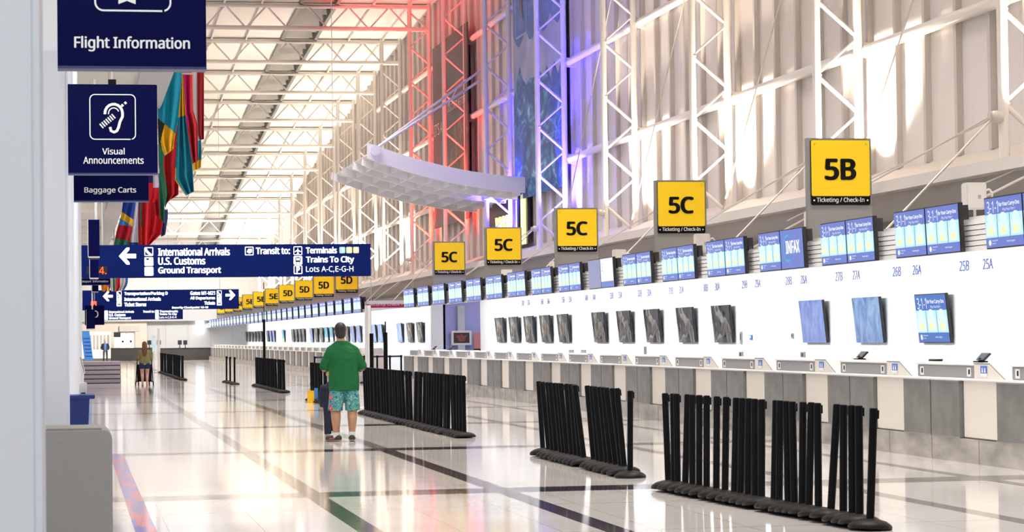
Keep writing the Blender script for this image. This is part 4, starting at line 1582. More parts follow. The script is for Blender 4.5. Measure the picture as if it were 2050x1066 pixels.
ear = [(0.15 + 0.0, 0.255)] + [(0.238 - 0.088 * math.cos(math.radians(a)), 0.265 + 0.093 * math.sin(math.radians(a))) for a in range(0, 181, 20)] + [(0.325, 0.23), (0.30, 0.18), (0.285, 0.12), (0.268, 0.085), (0.24, 0.072), (0.21, 0.085), (0.20, 0.125)]
m.strip(ear, 0.028, O, EX, EZ, M['white_letter'])
m.strip([(0.185 + 0.0, 0.255)] + [(0.238 - 0.052 * math.cos(math.radians(a)), 0.265 + 0.055 * math.sin(math.radians(a))) for a in range(0, 161, 20)], 0.012, O, EX, EZ, M['white_letter'])
d = Vector((0.77, 0.64))
nn = Vector((-0.64, 0.77))
for q in range(7):
    c = Vector((0.115, 0.135)) + d * 0.026 * q
    m.flat([c + nn * 0.028 - d * 0.007, c - nn * 0.028 - d * 0.007, c - nn * 0.028 + d * 0.007, c + nn * 0.028 + d * 0.007], O + Vector((0, -0.002, 0)), EX, EZ, M['white_letter'])
for q in range(2):
    c = Vector((0.325, 0.345)) + d * 0.04 * q
    m.flat([c + nn * 0.013 - d * 0.012, c - nn * 0.013 - d * 0.012, c - nn * 0.013 + d * 0.012, c + nn * 0.013 + d * 0.012], O + Vector((0, -0.002, 0)), EX, EZ, M['white_letter'])
m.build('ear_symbol', t)
t = square_sign(28.3, 0.0, 3.27, 'navy hanging sign reading Baggage Carts, half hidden by the ear symbol sign', 0, 0, 0)
m = MB()
m.text('Baggage Carts', (0.145, FR, 0.075), EX, EZ, 0.61, 0.085, M['white_letter'], 0.018)
m.ring(0.455, 0.455, 0.05, 0.011, (0.225, FR, 0.345), EX, EZ, M['white_letter'])
build_lines(m, 'lettering', t)
p = atY(160, 571, 72.0)
t = square_sign(72.0, p.x, p.z, 'small navy hanging sign reading Airport Information beneath the long arrivals sign', 0, 0, 0)
MB().text('Airport  Information', (0.06, FR, 0.055), EX, EZ, 0.78, 0.085, M['white_letter'], 0.01).build('lettering', t)
p = atY(170, 651, 112.0)
t = square_sign(112.0, p.x, p.z, 'far navy hanging sign with a white ring symbol under the second long sign', 0, 0, 0)
MB().ring(0.3, 0.3, 0.12, 0.05, (0.3, FR, 0.35), EX, EZ, M['white_letter']).build('ring_symbol', t)
# edge-on double sided signs
for i, (pxa, pxb, pyt, pyb, y) in enumerate(((177, 199, 440, 517, 45.0), (180, 197, 517, 559, 62.0), (184.5, 197, 556, 586, 79.0), (173, 190, 620, 660, 100.0))):
    a, b = atY(pxa, pyb, y), atY(pxb, pyt, y)
    t = thing('hanging_sign', 'navy hanging sign box seen edge-on, ' + nth(i) + ' of the line behind the baggage sign', 'sign', (a.x, y, a.z), 'edge-on hanging signs')
    MB().bbox(0, b.x - a.x, 0, 0.9, 0, b.z - a.z, M['navy'], 0.006).box(-0.01, 0.0, -0.01, 0.0, 0.02, b.z - a.z, M['white_letter']).build('panel', t)
    MB().box(0, b.x - a.x, -0.012, 0.0, 0.0, 0.03, M['fascia_light']).build('trim_strip', t)
    MB().tube(((b.x - a.x) * 0.7, 0.4, b.z - a.z), ((b.x - a.x) * 0.7, 0.4, 6.6 - a.z), 0.03, M['canopy_white']).build('hanger_rod', t)


def icon(m, x, z, s, kind, mat, back):
    """white square pictogram plate"""
    m.rrect(s, s, s * 0.12, (x, -0.006, z), EX, EZ, mat)
    def f(pts):
        m.flat([(a * s, b * s) for a, b in pts], (x, -0.008, z), EX, EZ, back)
    if kind == 'arrive':
        f([(0.1, 0.9), (0.9, 0.9), (0.9, 0.25), (0.75, 0.25), (0.35, 0.65), (0.3, 0.85), (0.15, 0.85)])
        f([(0.1, 0.1), (0.6, 0.12), (0.3, 0.3), (0.1, 0.6)])
    elif kind == 'customs':
        f([(0.12, 0.85), (0.6, 0.9), (0.4, 0.62), (0.2, 0.75)])
        f([(0.8, 0.9), (0.9, 0.9), (0.88, 0.7), (0.82, 0.7)])
        f([(0.1, 0.12), (0.18, 0.12), (0.18, 0.2), (0.1, 0.2)])
    elif kind == 'plane':
        f([(0.08, 0.08), (0.92, 0.08), (0.92, 0.92), (0.08, 0.92)])
        pts = [(0.5, 0.85), (0.57, 0.6), (0.85, 0.42), (0.85, 0.33), (0.57, 0.42), (0.55, 0.25), (0.65, 0.15), (0.35, 0.15), (0.45, 0.25), (0.43, 0.42), (0.15, 0.33), (0.15, 0.42), (0.43, 0.6)]
        m.flat([(a * s, b * s) for a, b in pts], (x, -0.010, z), EX, EZ, mat)
    elif kind == 'train':
        f([(0.22, 0.3), (0.78, 0.3), (0.82, 0.75), (0.65, 0.88), (0.35, 0.88), (0.18, 0.75)])
        m.flat([(0.3 * s, 0.5 * s), (0.7 * s, 0.5 * s), (0.7 * s, 0.75 * s), (0.3 * s, 0.75 * s)], (x, -0.010, z), EX, EZ, mat)
        f([(0.2, 0.1), (0.3, 0.1), (0.42, 0.27), (0.32, 0.27)])
        f([(0.7, 0.1), (0.8, 0.1), (0.68, 0.27), (0.58, 0.27)])
    elif kind == 'park':
        f([(0.1, 0.1), (0.9, 0.1), (0.9, 0.9), (0.1, 0.9)])
        m.text('P', (x + 0.3 * s, -0.010, z + 0.15 * s), EX, EZ, 0.42 * s, 0.7 * s, mat, 0.04)
    elif kind == 'hand':
        f([(0.1, 0.1), (0.9, 0.1), (0.9, 0.9), (0.1, 0.9)])
        m.flat([(0.2 * s, 0.4 * s), (0.4 * s, 0.75 * s), (0.8 * s, 0.75 * s), (0.8 * s, 0.35 * s), (0.5 * s, 0.2 * s)], (x, -0.010, z), EX, EZ, mat)


def arrow(m, cx, cz, s, mat, sgn):
    pts = [(-0.5, 0), (-0.05, 0.5), (0.12, 0.5), (0.12, 0.38), (-0.08, 0.13), (0.5, 0.13), (0.5, -0.13), (-0.08, -0.13), (0.12, -0.38), (0.12, -0.5), (-0.05, -0.5)]
    pts = [(x * s * sgn, y * s) for x, y in pts]
    if sgn < 0:
        pts = pts[::-1]
    m.flat(pts, (cx, -0.007, cz), EX, EZ, mat)


def long_sign(y, pxa, pxb, pyt, pyb, label):
    a, b = atY(pxa, pyb, y), atY(pxb, pyt, y)
    b.z = atY(pxa, pyt, y).z
    t = thing('overhead_sign', label, 'sign', (a.x, y, a.z), 'long navy overhead signs')
    w, h = b.x - a.x, b.z - a.z
    MB().bbox(0, w, 0, 0.25, 0, h, M['navy_lit'], 0.01).build('panel', t)
    MB().tube((0.6, 0.12, h), (0.6, 0.12, 6.6 - a.z), 0.03, M['cable']).build('hanger_rod', t)
    MB().tube((w - 1.0, 0.12, h), (w - 1.0, 0.12, roof_z(y) + RISE - a.z), 0.012, M['cable']).build('hanger_rod', t)
    k = w / (pxb - pxa)       # metres per image pixel at the sign

    def P(px, py):
        return ((px - pxa) * k, (pyb - py) * k)
    return t, k, P, w, h


def put_text(m, P, k, s, x0, x1, yt, yb, mat, bold=0.03):
    x, z = P(x0, yb)
    m.text(s, (x, -0.008, z), EX, EZ, (x1 - x0) * k, (yb - yt) * k, mat, bold)


LL = M['lit_letter']
t, k, P, w, h = long_sign(64.0, 160, 742, 491.5, 557.5, 'long lit navy overhead sign for International Arrivals and Terminals, nearest of the long signs')
m = MB()
put_text(m, P, k, 'International Arrivals', 314, 457, 498, 514, LL)
put_text(m, P, k, 'U.S. Customs', 314, 408, 517, 532, LL)
put_text(m, P, k, 'Ground Transport', 314, 439, 536, 553, LL)
put_text(m, P, k, 'Transit to:', 509, 578, 498, 512, LL)
put_text(m, P, k, 'Terminals', 610, 673, 498, 511, LL)
put_text(m, P, k, 'Trains To City', 610, 708, 517, 533, LL)
put_text(m, P, k, 'Lots A-C,E-G-H', 610, 706, 537, 550, LL, 0.0)
for x, s, mt in ((678, '1', M['scr_cyan']), (692, '2', M['scr_yellow']), (706, '3', M['scr_yellow'])):
    px, pz = P(x, 511)
    m.rrect(12 * k, 13 * k, 0.03, (px, -0.006, pz), EX, EZ, mt)
    m.text(s, (px + 4 * k, -0.009, pz + 2.5 * k), EX, EZ, 4 * k, 8.5 * k, M['lit_letter'], 0.02)
build_lines(m, 'lettering', t)
m = MB()
px, pz = P(253.5, 514)
arrow(m, px, pz, 34 * k, LL, 1)
m.build('arrow_symbol', t)
for x, yb_, kd in ((287, 514, 'arrive'), (287, 534, 'customs'), (287, 553.5, 'blank'), (487, 514, 'hand'), (585, 514, 'plane'), (585, 533.5, 'train'), (585, 552.5, 'park')):
    m = MB()
    px, pz = P(x, yb_)
    icon(m, px, pz, 17.5 * k, kd, LL, M['navy_lit'])
    m.build('pictogram', t)
m = MB()
px, pz = P(173, 550)
m.box(px, px + 41 * k, -0.01, 0.0, pz, pz + 16 * k, M['bezel'])
put_text(m, P, k, '54.', 187, 212, 535, 550, M['led'], 0.01)
m.build('led_panel', t)

t, k, P, w, h = long_sign(126.0, 165, 478, 582, 622, 'long lit navy overhead sign with arrows both ways, middle of the long signs')
m = MB()
put_text(m, P, k, 'Transportation/Parking D', 248, 335, 585.5, 594, LL)
put_text(m, P, k, 'International Arrivals', 248, 321, 596.5, 604, LL)
put_text(m, P, k, 'Ticket Stores', 248, 292, 607, 615, LL)
put_text(m, P, k, 'Gates M1-M21', 380, 430, 585.5, 593, LL)
put_text(m, P, k, 'All Departures', 380, 430, 596, 604, LL)
put_text(m, P, k, 'Tickets', 408, 430, 606, 613, LL)
put_text(m, P, k, 'Security Checkpoint 10-10', 343, 416, 616, 621.3, LL)
build_lines(m, 'lettering', t)
for cx, sg in ((215.5, 1), (461, -1)):
    m = MB()
    px, pz = P(cx, 594)
    arrow(m, px, pz, 20 * k, LL, sg)
    m.build('arrow_symbol', t)
for x in (233, 433.5):
    for q, kd in enumerate(('arrive', 'customs', 'train')):
        m = MB()
        px, pz = P(x, 594 + 10.3 * q)
        icon(m, px, pz, 9.8 * k, kd, LL, M['navy_lit'])
        m.build('pictogram', t)
m = MB()
for x0, x1, ya, yb_ in ((182, 193, 604, 613), (181, 190, 616, 622)):
    px, pz = P(x0, yb_)
    m.box(px, px + (x1 - x0) * k, -0.012, 0, pz, pz + (yb_ - ya) * k, M['led'])
m.build('led_panel', t)

t, k, P, w, h = long_sign(163.0, 186, 366, 615, 641.5, 'long lit navy overhead sign, the farthest and smallest of the long signs')
m = MB()
put_text(m, P, k, 'International Arrivals', 218, 268, 623, 627.5, LL)
put_text(m, P, k, 'U.S. Customs', 218, 251, 629, 634, LL)
put_text(m, P, k, 'Ground Transport', 218, 262, 635.5, 641, LL)
put_text(m, P, k, 'Transit to:', 286, 309, 623, 627.5, LL)
put_text(m, P, k, 'Terminals', 319, 356, 623, 627.5, LL)
put_text(m, P, k, 'Trains To City', 319, 354, 629, 634, LL)
put_text(m, P, k, 'Lots A-C,E-G-H', 319, 353, 635.5, 640, LL, 0)
build_lines(m, 'lettering', t)
m = MB()
px, pz = P(198.5, 628.5)
arrow(m, px, pz, 12 * k, LL, 1)
m.build('arrow_symbol', t)
for x in (209, 310.5):
    m = MB()
    px, pz = P(x, 641)
    m.rrect(7 * k, 18.5 * k, 0.05, (px, -0.006, pz), EX, EZ, LL)
    m.build('pictogram', t)

# ================================================================== FLAGS
def flag(label, y, left, right, cols, fold=0.10, waves=2.2, seed=0, group='national flags over the concourse'):
    """left/right: image outline (px, py) from the pole downwards; cols: f(u, v) -> cloth colour name"""
    nu, nv = 44, 84

    def along(poly, t):
        L = [0.0]
        for a, b in zip(poly, poly[1:]):
            L.append(L[-1] + math.hypot(b[0] - a[0], b[1] - a[1]))
        d = t * L[-1]
        for i in range(len(poly) - 1):
            if d <= L[i + 1] or i == len(poly) - 2:
                f = (d - L[i]) / max(L[i + 1] - L[i], 1e-6)
                return (poly[i][0] + (poly[i + 1][0] - poly[i][0]) * f, poly[i][1] + (poly[i + 1][1] - poly[i][1]) * f)
    mb = MB()
    grid = []
    for j in range(nv + 1):
        v = j / nv
        a, b = along(left, v), along(right, v)
        for i in range(nu + 1):
            u = i / nu
            px, py = a[0] + (b[0] - a[0]) * u, a[1] + (b[1] - a[1]) * u
            dy = fold * math.sin(u * waves * 2 * math.pi + seed + 1.2 * v) * (0.4 + 0.6 * v)
            grid.append(atY(px, py, y + dy))
    mb.v = [Vector(g) for g in grid]
    for j in range(nv):
        for i in range(nu):
            k = j * (nu + 1) + i
            mb.f.append((k, k + nu + 1, k + nu + 2, k + 1))
            mb.m.append(mb.mi(FL[cols((i + 0.5) / nu, (j + 0.5) / nv)]))
            mb.sm.append(True)
    top = atY((left[0][0] + right[0][0]) / 2, min(left[0][1], right[0][1]), y)
    root = thing('hanging_flag', label, 'flag', top, group)
    mb.v = [v - top for v in mb.v]
    o = mb.build('cloth', root)
    sd = o.modifiers.new('cloth thickness', 'SOLIDIFY')
    sd.thickness = 0.008
    sd.offset = 0
    zt_ = max(v.z for v in mb.v)
    xe = max(v.x for v in mb.v)
    MB().tube((1.80 - top.x, 0, zt_ + 0.02), (xe + 0.05, 0, zt_ + 0.02), 0.018, M['cable'], n=8).tube((1.82 - top.x, 0, zt_), (1.82 - top.x, 0, max(zt_ + 0.05, 6.6 - top.z)), 0.018, M['cable'], n=8).build('pole', root)
    return root


def bands(*stops):
    """horizontal bands tilted by s: list of (limit, colour)"""
    def f(u, v, s=0.0):
        for lim, c in stops:
            if v + s * u < lim:
                return c
        return stops[-1][1]
    return f


FY = 50.0
flag('aqua, black and yellow flag hanging behind the ear symbol sign', FY, [(316, 120), (316, 250), (318, 285), (330, 312)], [(366, 120), (360, 200), (356, 240), (345, 300)],
     lambda u, v: 'aqua' if v < 0.60 + 0.22 * u else ('black' if u < 0.42 - (v - 0.62) * 1.3 else 'yellow'), seed=0.5)
flag('red and green flag hanging below the yellow cloth beside the baggage sign', FY + 1.2, [(316, 250), (318, 330), (326, 390), (331, 418)], [(358, 250), (357, 330), (357, 390), (334, 404)],
     lambda u, v: 'green' if u < 0.28 + 0.05 * math.sin(v * 9) else ('yellow' if v < 0.28 and u < 0.75 else 'red'), seed=1.3)
flag('teal flag with a yellow edge, lowest of the nearest flags', FY + 0.6, [(361, 150), (355, 260), (350, 360), (372, 392)], [(366, 150), (372, 240), (385, 330), (388, 384)],
     lambda u, v: 'yellow' if v < 0.35 or (u < 0.07 and v > 0.75) else 'teal', seed=2.0)
flag('magenta and crimson flag hanging between the teal and white cloth', FY + 1.9, [(362, 140), (366, 230), (376, 290), (383, 330)], [(385, 140), (386, 220), (395, 250), (396, 322)],
     lambda u, v: 'magenta' if v < 0.40 + 0.28 * (1 - u) and u < 0.75 else ('bright_red' if v < 0.45 else 'red'), seed=0.2)
flag('white and dark red flag at the outer edge of the nearest flags', FY + 2.8, [(383, 130), (384, 200), (388, 270), (395, 282)], [(408, 130), (408, 200), (408, 276), (408, 279)],
     lambda u, v: 'white' if u < 0.45 else 'darkred', seed=0.9, fold=0.06)
flag('small aqua and yellow flag peeking out behind the crimson one', FY + 5.5, [(388, 270), (387, 310), (386, 330), (388, 342)], [(402, 270), (403, 300), (403, 320), (402, 336)],
     lambda u, v: 'yellow' if v > 0.75 else 'aqua', seed=2.2, fold=0.05)
FB = 74.0
flag('blue flag with a yellow cross above the long arrivals sign', FB, [(247, 400), (243, 430), (233, 465), (228, 492)], [(272, 400), (268, 430), (264, 465), (255, 497)],
     lambda u, v: ('yellow' if 0.36 < v + 0.15 * u * -1 + 0.1 < 0.50 else ('blue' if v < 0.36 + 0.15 * u else ('sky' if v < 0.55 else ('red' if v < 0.85 else 'green')))), seed=0.1)
flag('red, white and blue flag next to the yellow cross flag', FB + 1, [(264, 400), (256, 440), (244, 470), (240, 500)], [(277, 400), (276, 440), (276, 470), (277, 500)],
     lambda u, v: 'red' if (v > 0.45 and u < 0.55) else ('blue' if (v > 0.86) else 'white'), seed=1.0)
flag('red flag with a green and orange stripe above the long arrivals sign', FB + 2.2, [(272, 380), (273, 430), (274, 470), (275, 500)], [(300, 380), (299, 430), (298, 470), (298, 500)],
     lambda u, v: 'green' if 0.28 < u < 0.42 and v < 0.62 else ('orange' if 0.33 < u < 0.4 else ('darkred' if u < 0.28 else 'bright_red')), seed=0.4)
flag('plain red flag, the broadest of the flags over the long arrivals sign', FB + 3.0, [(290, 330), (292, 400), (290, 460), (290, 495)], [(310, 330), (330, 420), (322, 470), (298, 492)],
     lambda u, v: 'bright_red' if v > 0.4 or u < 0.4 else 'red', seed=2.6)
flag('green edged red flag hanging beside the baggage sign', FB + 1.6, [(306, 290), (304, 350), (306, 400), (311, 430)], [(329, 290), (329, 350), (329, 400), (330, 448)],
     lambda u, v: 'white' if v < 0.38 and u < 0.6 else ('red' if u < 0.55 else 'green'), seed=2.9)
flag('navy flag with a white edge behind the broad red flag', FB + 4.5, [(318, 420), (318, 440), (320, 460), (322, 475)], [(336, 420), (336, 436), (333, 455), (331, 470)],
     lambda u, v: 'white' if u < 0.12 else 'navy', seed=0.0, fold=0.05)
flag('white, red and navy flag just right of the baggage sign', FB - 1.2, [(296, 345), (296, 370), (296, 395), (296, 408)], [(316, 345), (318, 370), (316, 395), (310, 405)],
     lambda u, v: 'navy' if v < 0.35 and u < 0.5 else ('white' if u > 0.5 and v < 0.5 else 'bright_red'), seed=0.7, fold=0.05)
FC = 104.0
flag('purple, yellow and red flag between the two nearest long signs', FC, [(205, 550), (203, 565), (203, 575), (205, 584)], [(220, 550), (221, 565), (221, 575), (219, 584)],
     lambda u, v: 'yellow' if abs(u - v + 0.15) < 0.18 else ('purple' if u > 0.5 else 'orange'), seed=0.3)
flag('red, green and white flag between the two nearest long signs', FC + 1, [(220, 550), (221, 565), (221, 575), (223, 584)], [(240, 550), (240, 565), (240, 576), (236, 584)],
     lambda u, v: 'white' if u < 0.25 or 0.45 < u < 0.6 else ('green' if u < 0.45 else 'red'), seed=1.3)
flag('white and blue flag between the two nearest long signs', FC + 2, [(240, 550), (239, 565), (238, 575), (236, 584)], [(256, 550), (256, 565), (254, 572), (248, 582)],
     lambda u, v: 'white' if u < 0.7 and v > 0.2 else 'sky', seed=2.3)
o = MB().tube((1.6, FY - 6, atY(360, 90, FY).z), (1.6, FC + 8, atY(360, 90, FY).z), 0.03, M['cable']).build('flag_rail')
tag(o, 'thin grey rail under the roof edge that carries the national flags', 'rail')

# ================================================================== LEFT FOREGROUND
p = atY(226, 1066, 14.2)
zt = atY(226, 862, 14.2).z
t = thing('grey_cabinet', 'speckled grey cabinet with a rounded top edge beside the white pillar', 'cabinet', (p.x, 14.2, 0))
pts = [(-0.9, 0), (0.0, 0), (0.0, zt - 0.05)] + [(-0.05 + 0.05 * math.cos(math.radians(a)), zt - 0.05 + 0.05 * math.sin(math.radians(a))) for a in range(15, 91, 15)] + [(-0.9, zt)]
MB().prism(pts, (0, 0, 0), EX, EZ, 0.02, M['cabinet_grey']).prism(pts, (0, 0.75, 0), EX, EZ, 0.75, M['cabinet_grey']).build('body', t)
MB().bbox(-0.9, -0.06, 0.1, 0.7, zt - 0.001, zt + 0.012, M['fascia_grey'], 0.003).build('top', t)
yk = 20.0
a, b = atY(190, 792, yk), atY(178, 866, yk)
t = thing('blue_desk', 'royal blue service desk with an overhanging top behind the grey cabinet', 'desk', (a.x, yk, 0))
MB().bbox(-0.9, 0.0, 0, 0.5, a.z - 0.03, a.z, M['desk_blue'], 0.004).build('top', t)
MB().add([(-0.9, 0.05, 0), (b.x - a.x - 0.04, 0.05, 0), (b.x - a.x - 0.04, 0.45, 0), (-0.9, 0.45, 0), (-0.9, 0.03, a.z - 0.03), (-0.045, 0.03, a.z - 0.03), (-0.045, 0.47, a.z - 0.03), (-0.9, 0.47, a.z - 0.03)],
         [(3, 2, 1, 0), (4, 5, 6, 7), (0, 1, 5, 4), (1, 2, 6, 5), (2, 3, 7, 6), (3, 0, 4, 7)], M['desk_blue']).build('body', t)
q = atY(166, 791, yk + 0.15)
t = thing('desk_display', 'white display terminal seen edge-on standing on the blue desk', 'display', (q.x, yk + 0.15, a.z))
MB().bbox(-0.03, 0.035, -0.03, 0.2, 0.0, 0.105, M['trim_white'], 0.008).box(-0.015, 0.02, -0.034, -0.03, 0.012, 0.022, M['bezel']).build('base', t)
MB().tube((-0.005, 0.08, 0.1), (0.0, 0.08, 0.19), 0.012, M['trim_white']).build('neck', t)
sc_ = MB().add([(-0.005, -0.05, 0.16), (0.022, -0.05, 0.19), (-0.012, -0.05, 0.335), (-0.03, -0.05, 0.34), (-0.005, 0.22, 0.16), (0.022, 0.22, 0.19), (-0.012, 0.22, 0.335), (-0.03, 0.22, 0.34)],
               [(0, 1, 2, 3), (7, 6, 5, 4), (1, 5, 6, 2), (0, 3, 7, 4), (3, 2, 6, 7), (0, 4, 5, 1)], M['trim_white'])
sc_.strip([(0.012, 0.19), (-0.02, 0.32)], 0.004, (0, -0.052, 0), EX, EZ, M['bezel'])
sc_.build('screen', t)

# slatted grey box
p = atZ(163, 769)
r_ = atZ(244, 769)
zt = atY(200, 724, p.y).z
t = thing('slatted_planter', 'low slatted grey metal box on the floor in front of the far dark counter', 'planter', (p.x, p.y, 0))
w = r_.x - p.x
MB().box(0.03, w - 0.03, 0.03, 2.4, 0, zt - 0.03, M['box_dark']).build('core', t)
m = MB()
for q in range(5):
    z0 = zt * q / 5
    m.bbox(0, w, 0, 2.43, z0 + 0.02, z0 + zt / 5 - 0.015, M['box_grey'], 0.008)
m.build('slat', t)

# tilted blue poster stand
y = 96.0
c4 = [atY(px, py, y) for px, py in ((170, 722), (187, 722), (179, 663), (163, 663))]
t = thing('poster_stand', 'leaning sky-blue poster stand beside the slatted grey box', 'poster', (c4[0].x, y, 0))
off = Vector((c4[0].x, y, 0))
P4 = [c - off for c in c4]
back = [c + Vector((-0.02, 0.04, 0)) for c in P4]
MB().add(P4 + back, [(0, 1, 2, 3), (7, 6, 5, 4), (0, 4, 5, 1), (1, 5, 6, 2), (2, 6, 7, 3), (3, 7, 4, 0)], M['poster_blue']).build('panel', t)
m = MB()
for q in range(6):
    f = 0.12 + 0.12 * q
    l, r2 = P4[0].lerp(P4[3], f), P4[1].lerp(P4[2], f)
    m.quad(l.lerp(r2, 0.1) + Vector((0, -0.01, 0)), l.lerp(r2, 0.9) + Vector((0, -0.01, 0)), l.lerp(r2, 0.9) + Vector((0, -0.01, 0.04)), l.lerp(r2, 0.1) + Vector((0, -0.01, 0.04)), M['number_blue'])
m.build('print_stripe', t)
MB().tube(P4[0] + Vector((0.02, 0.02, 0)), (P4[0].x - 0.05, 0.3, 0), 0.015, M['beam_grey']).build('leg', t)
MB().tube(P4[1] + Vector((-0.02, 0.02, 0)), (P4[1].x, 0.3, 0), 0.015, M['beam_grey']).build('leg', t)

# shopping bags
for px0, px1, pyt, pyb, mt, lab in ((616, 630, 783, 808, FL['yellow'], 'yellow paper bag with loop handles on the floor beside the child'), (630, 649, 778, 806, FL['sky'], 'sky-blue paper bag on the floor between the yellow bag and the child')):
    a, b = atZ(px0, pyb), atZ(px1, pyb)
    zt = atY(px0, pyt, a.y).z
    t = thing('shopping_bag', lab, 'bag', (a.x, a.y, 0), 'shopping bags')
    w = b.x - a.x
    MB().add([(0, 0, 0), (w, 0, 0), (w, 0.1, 0), (0, 0.1, 0), (0, 0.02, zt), (w, 0.02, zt), (w, 0.08, zt), (0, 0.08, zt)],
             [(3, 2, 1, 0), (0, 1, 5, 4), (1, 2, 6, 5), (2, 3, 7, 6), (3, 0, 4, 7), (4, 5, 6, 7)], mt).build('body', t)
    m = MB()
    pp = [(w * 0.3, 0.03, zt)] + [(w * (0.5 - 0.2 * math.cos(math.pi * q / 6)), 0.03, zt + 0.07 * math.sin(math.pi * q / 6)) for q in range(1, 6)] + [(w * 0.7, 0.03, zt)]
    m.path(pp, 0.006, M['black_soft'], 5)
    m.build('handle', t)

# ================================================================== FAR END FURNITURE
def far_counter(pxa, pxb, pyt, y, label, dep=1.0):
    a, b = atY(pxa, 722, y), atY(pxb, 722, y)
    zt = atY((pxa + pxb) / 2, pyt, y).z
    t = thing('service_counter', label, 'counter', (a.x, y, 0), 'dark counters at the far end')
    w = b.x - a.x
    MB().box(0, w, 0, dep, 0, zt - 0.05, M['far_black']).build('body', t)
    MB().bbox(-0.03, w + 0.03, -0.04, dep + 0.02, zt - 0.05, zt, M['bezel'], 0.008).build('top', t)
    return a.x, zt


far_counter(322, 424, 697, 187.0, 'long dark counter at the far end beside the cream check-in run')
far_counter(222, 306, 697, 189.0, 'dark counter at the far end in front of the lit doors')
ft = atY(370, 697, 187.4).z
first = None
for i, (px, w_) in enumerate(((299, 0.34), (318, 0.3), (360, 0.36), (371, 0.3))):
    q = atY(px, 697, 187.4 if px > 315 else 189.4)
    lab = 'small black monitor on the far dark counter, ' + nth(i) + ' from the lit doors'
    if first is None:
        first = thing('desk_monitor', lab, 'monitor', (q.x, 189.4, q.z), 'monitors on the far counters')
        MB().box(-0.16, 0.16, 0, 0.05, 0.25, 0.6, M['bezel']).build('screen', first)
        MB().box(-0.03, 0.03, 0.02, 0.05, 0.0, 0.27, M['black']).box(-0.1, 0.1, -0.05, 0.1, 0, 0.02, M['black']).build('stand', first)
        ftree = tree(first)
    else:
        copy_tree(first, lab, (q.x, 187.4 if px > 315 else 189.4, q.z), children=ftree)
q = atY(235, 700, 190.5)
t = thing('photo_booth', 'white machine with a dark top in front of the lit doors', 'machine', (q.x, 190.5, 0))
MB().box(-0.26, 0.26, 0, 0.5, 0, 1.9, M['canopy_white']).build('body', t)
MB().box(-0.27, 0.27, -0.02, 0.5, 1.9, 2.3, M['bezel']).build('top', t)

# ================================================================== PEOPLE
def capsule(bm, p0, r0, p1, r1, n=12):
    p0, p1 = Vector(p0), Vector(p1)
    d = p1 - p0
    L = d.length
    if L < 1e-6:
        bmesh.ops.create_icosphere(bm, subdivisions=2, radius=r0, matrix=Matrix.Translation(p0))
        return
    d.normalize()
    a = d.orthogonal().normalized()
    b = d.cross(a)
    rings = []
    for k in range(5):
        t = math.pi / 2 * (1 - k / 4)
        rings.append((p0 - d * r0 * math.sin(t), r0 * math.cos(t)))
    for k in range(5):
        t = math.pi / 2 * k / 4
        rings.append((p1 + d * r1 * math.sin(t), r1 * math.cos(t)))
    vv = []
    for c, r in rings:
        r = max(r, 1e-4)
        vv.append([bm.verts.new(c + (a * math.cos(2 * math.pi * i / n) + b * math.sin(2 * math.pi * i / n)) * r) for i in range(n)])
    for u, v in zip(vv, vv[1:]):
        for i in range(n):
            bm.faces.new((u[i], u[(i + 1) % n], v[(i + 1) % n], v[i]))
    bm.faces.new(list(reversed(vv[0])))
    bm.faces.new(vv[-1])


def ellipsoid(bm, c, rx, ry, rz, rot=None):
    mtx = Matrix.Translation(c)
    if rot:
        mtx = mtx @ rot
    bmesh.ops.create_icosphere(bm, subdivisions=3, radius=1.0, matrix=mtx @ Matrix.Diagonal((rx, ry, rz, 1)))


def loft(bm, secs, n=20, power=2.4):
    """stack of superellipse sections (cx, cy, z, rx, ry)"""
    vv = []
    for cx, cy, z, rx, ry in secs:
        row = []
        for i in range(n):
            t = 2 * math.pi * i / n
            c, s = math.cos(t), math.sin(t)
            row.append(bm.verts.new((cx + rx * math.copysign(abs(c) ** (2 / power), c), cy + ry * math.copysign(abs(s) ** (2 / power), s), z)))
        vv.append(row)
    for u, v in zip(vv, vv[1:]):
        for i in range(n):
            bm.faces.new((u[i], u[(i + 1) % n], v[(i + 1) % n], v[i]))
    bm.faces.new(list(reversed(vv[0])))
    bm.faces.new(vv[-1])


def solid(name, bm, mat, parent, voxel=0.011, smooth=4, label=None):
    """fuse the volumes into one continuous surface"""
    bmesh.ops.recalc_face_normals(bm, faces=bm.faces[:])
    me = bpy.data.meshes.new(name)
    bm.to_mesh(me)
    bm.free()
    o = bpy.data.objects.new(name, me)
    COL.objects.link(o)
    r = o.modifiers.new('fuse', 'REMESH')
    r.mode = 'VOXEL'
    r.voxel_size = voxel
    r.use_smooth_shade = True
    s = o.modifiers.new('soften', 'SMOOTH')
    s.iterations = smooth
    s.factor = 0.5
    dg = bpy.context.evaluated_depsgraph_get()
    m2 = bpy.data.meshes.new_from_object(o.evaluated_get(dg))
    bpy.data.objects.remove(o)
    bpy.data.meshes.remove(me)
    m2.name = name
    m2.materials.clear()
    m2.materials.append(mat)
    o = bpy.data.objects.new(name, m2)
    COL.objects.link(o)
    o.parent = parent
    if label:
        o['label'] = label
    return o


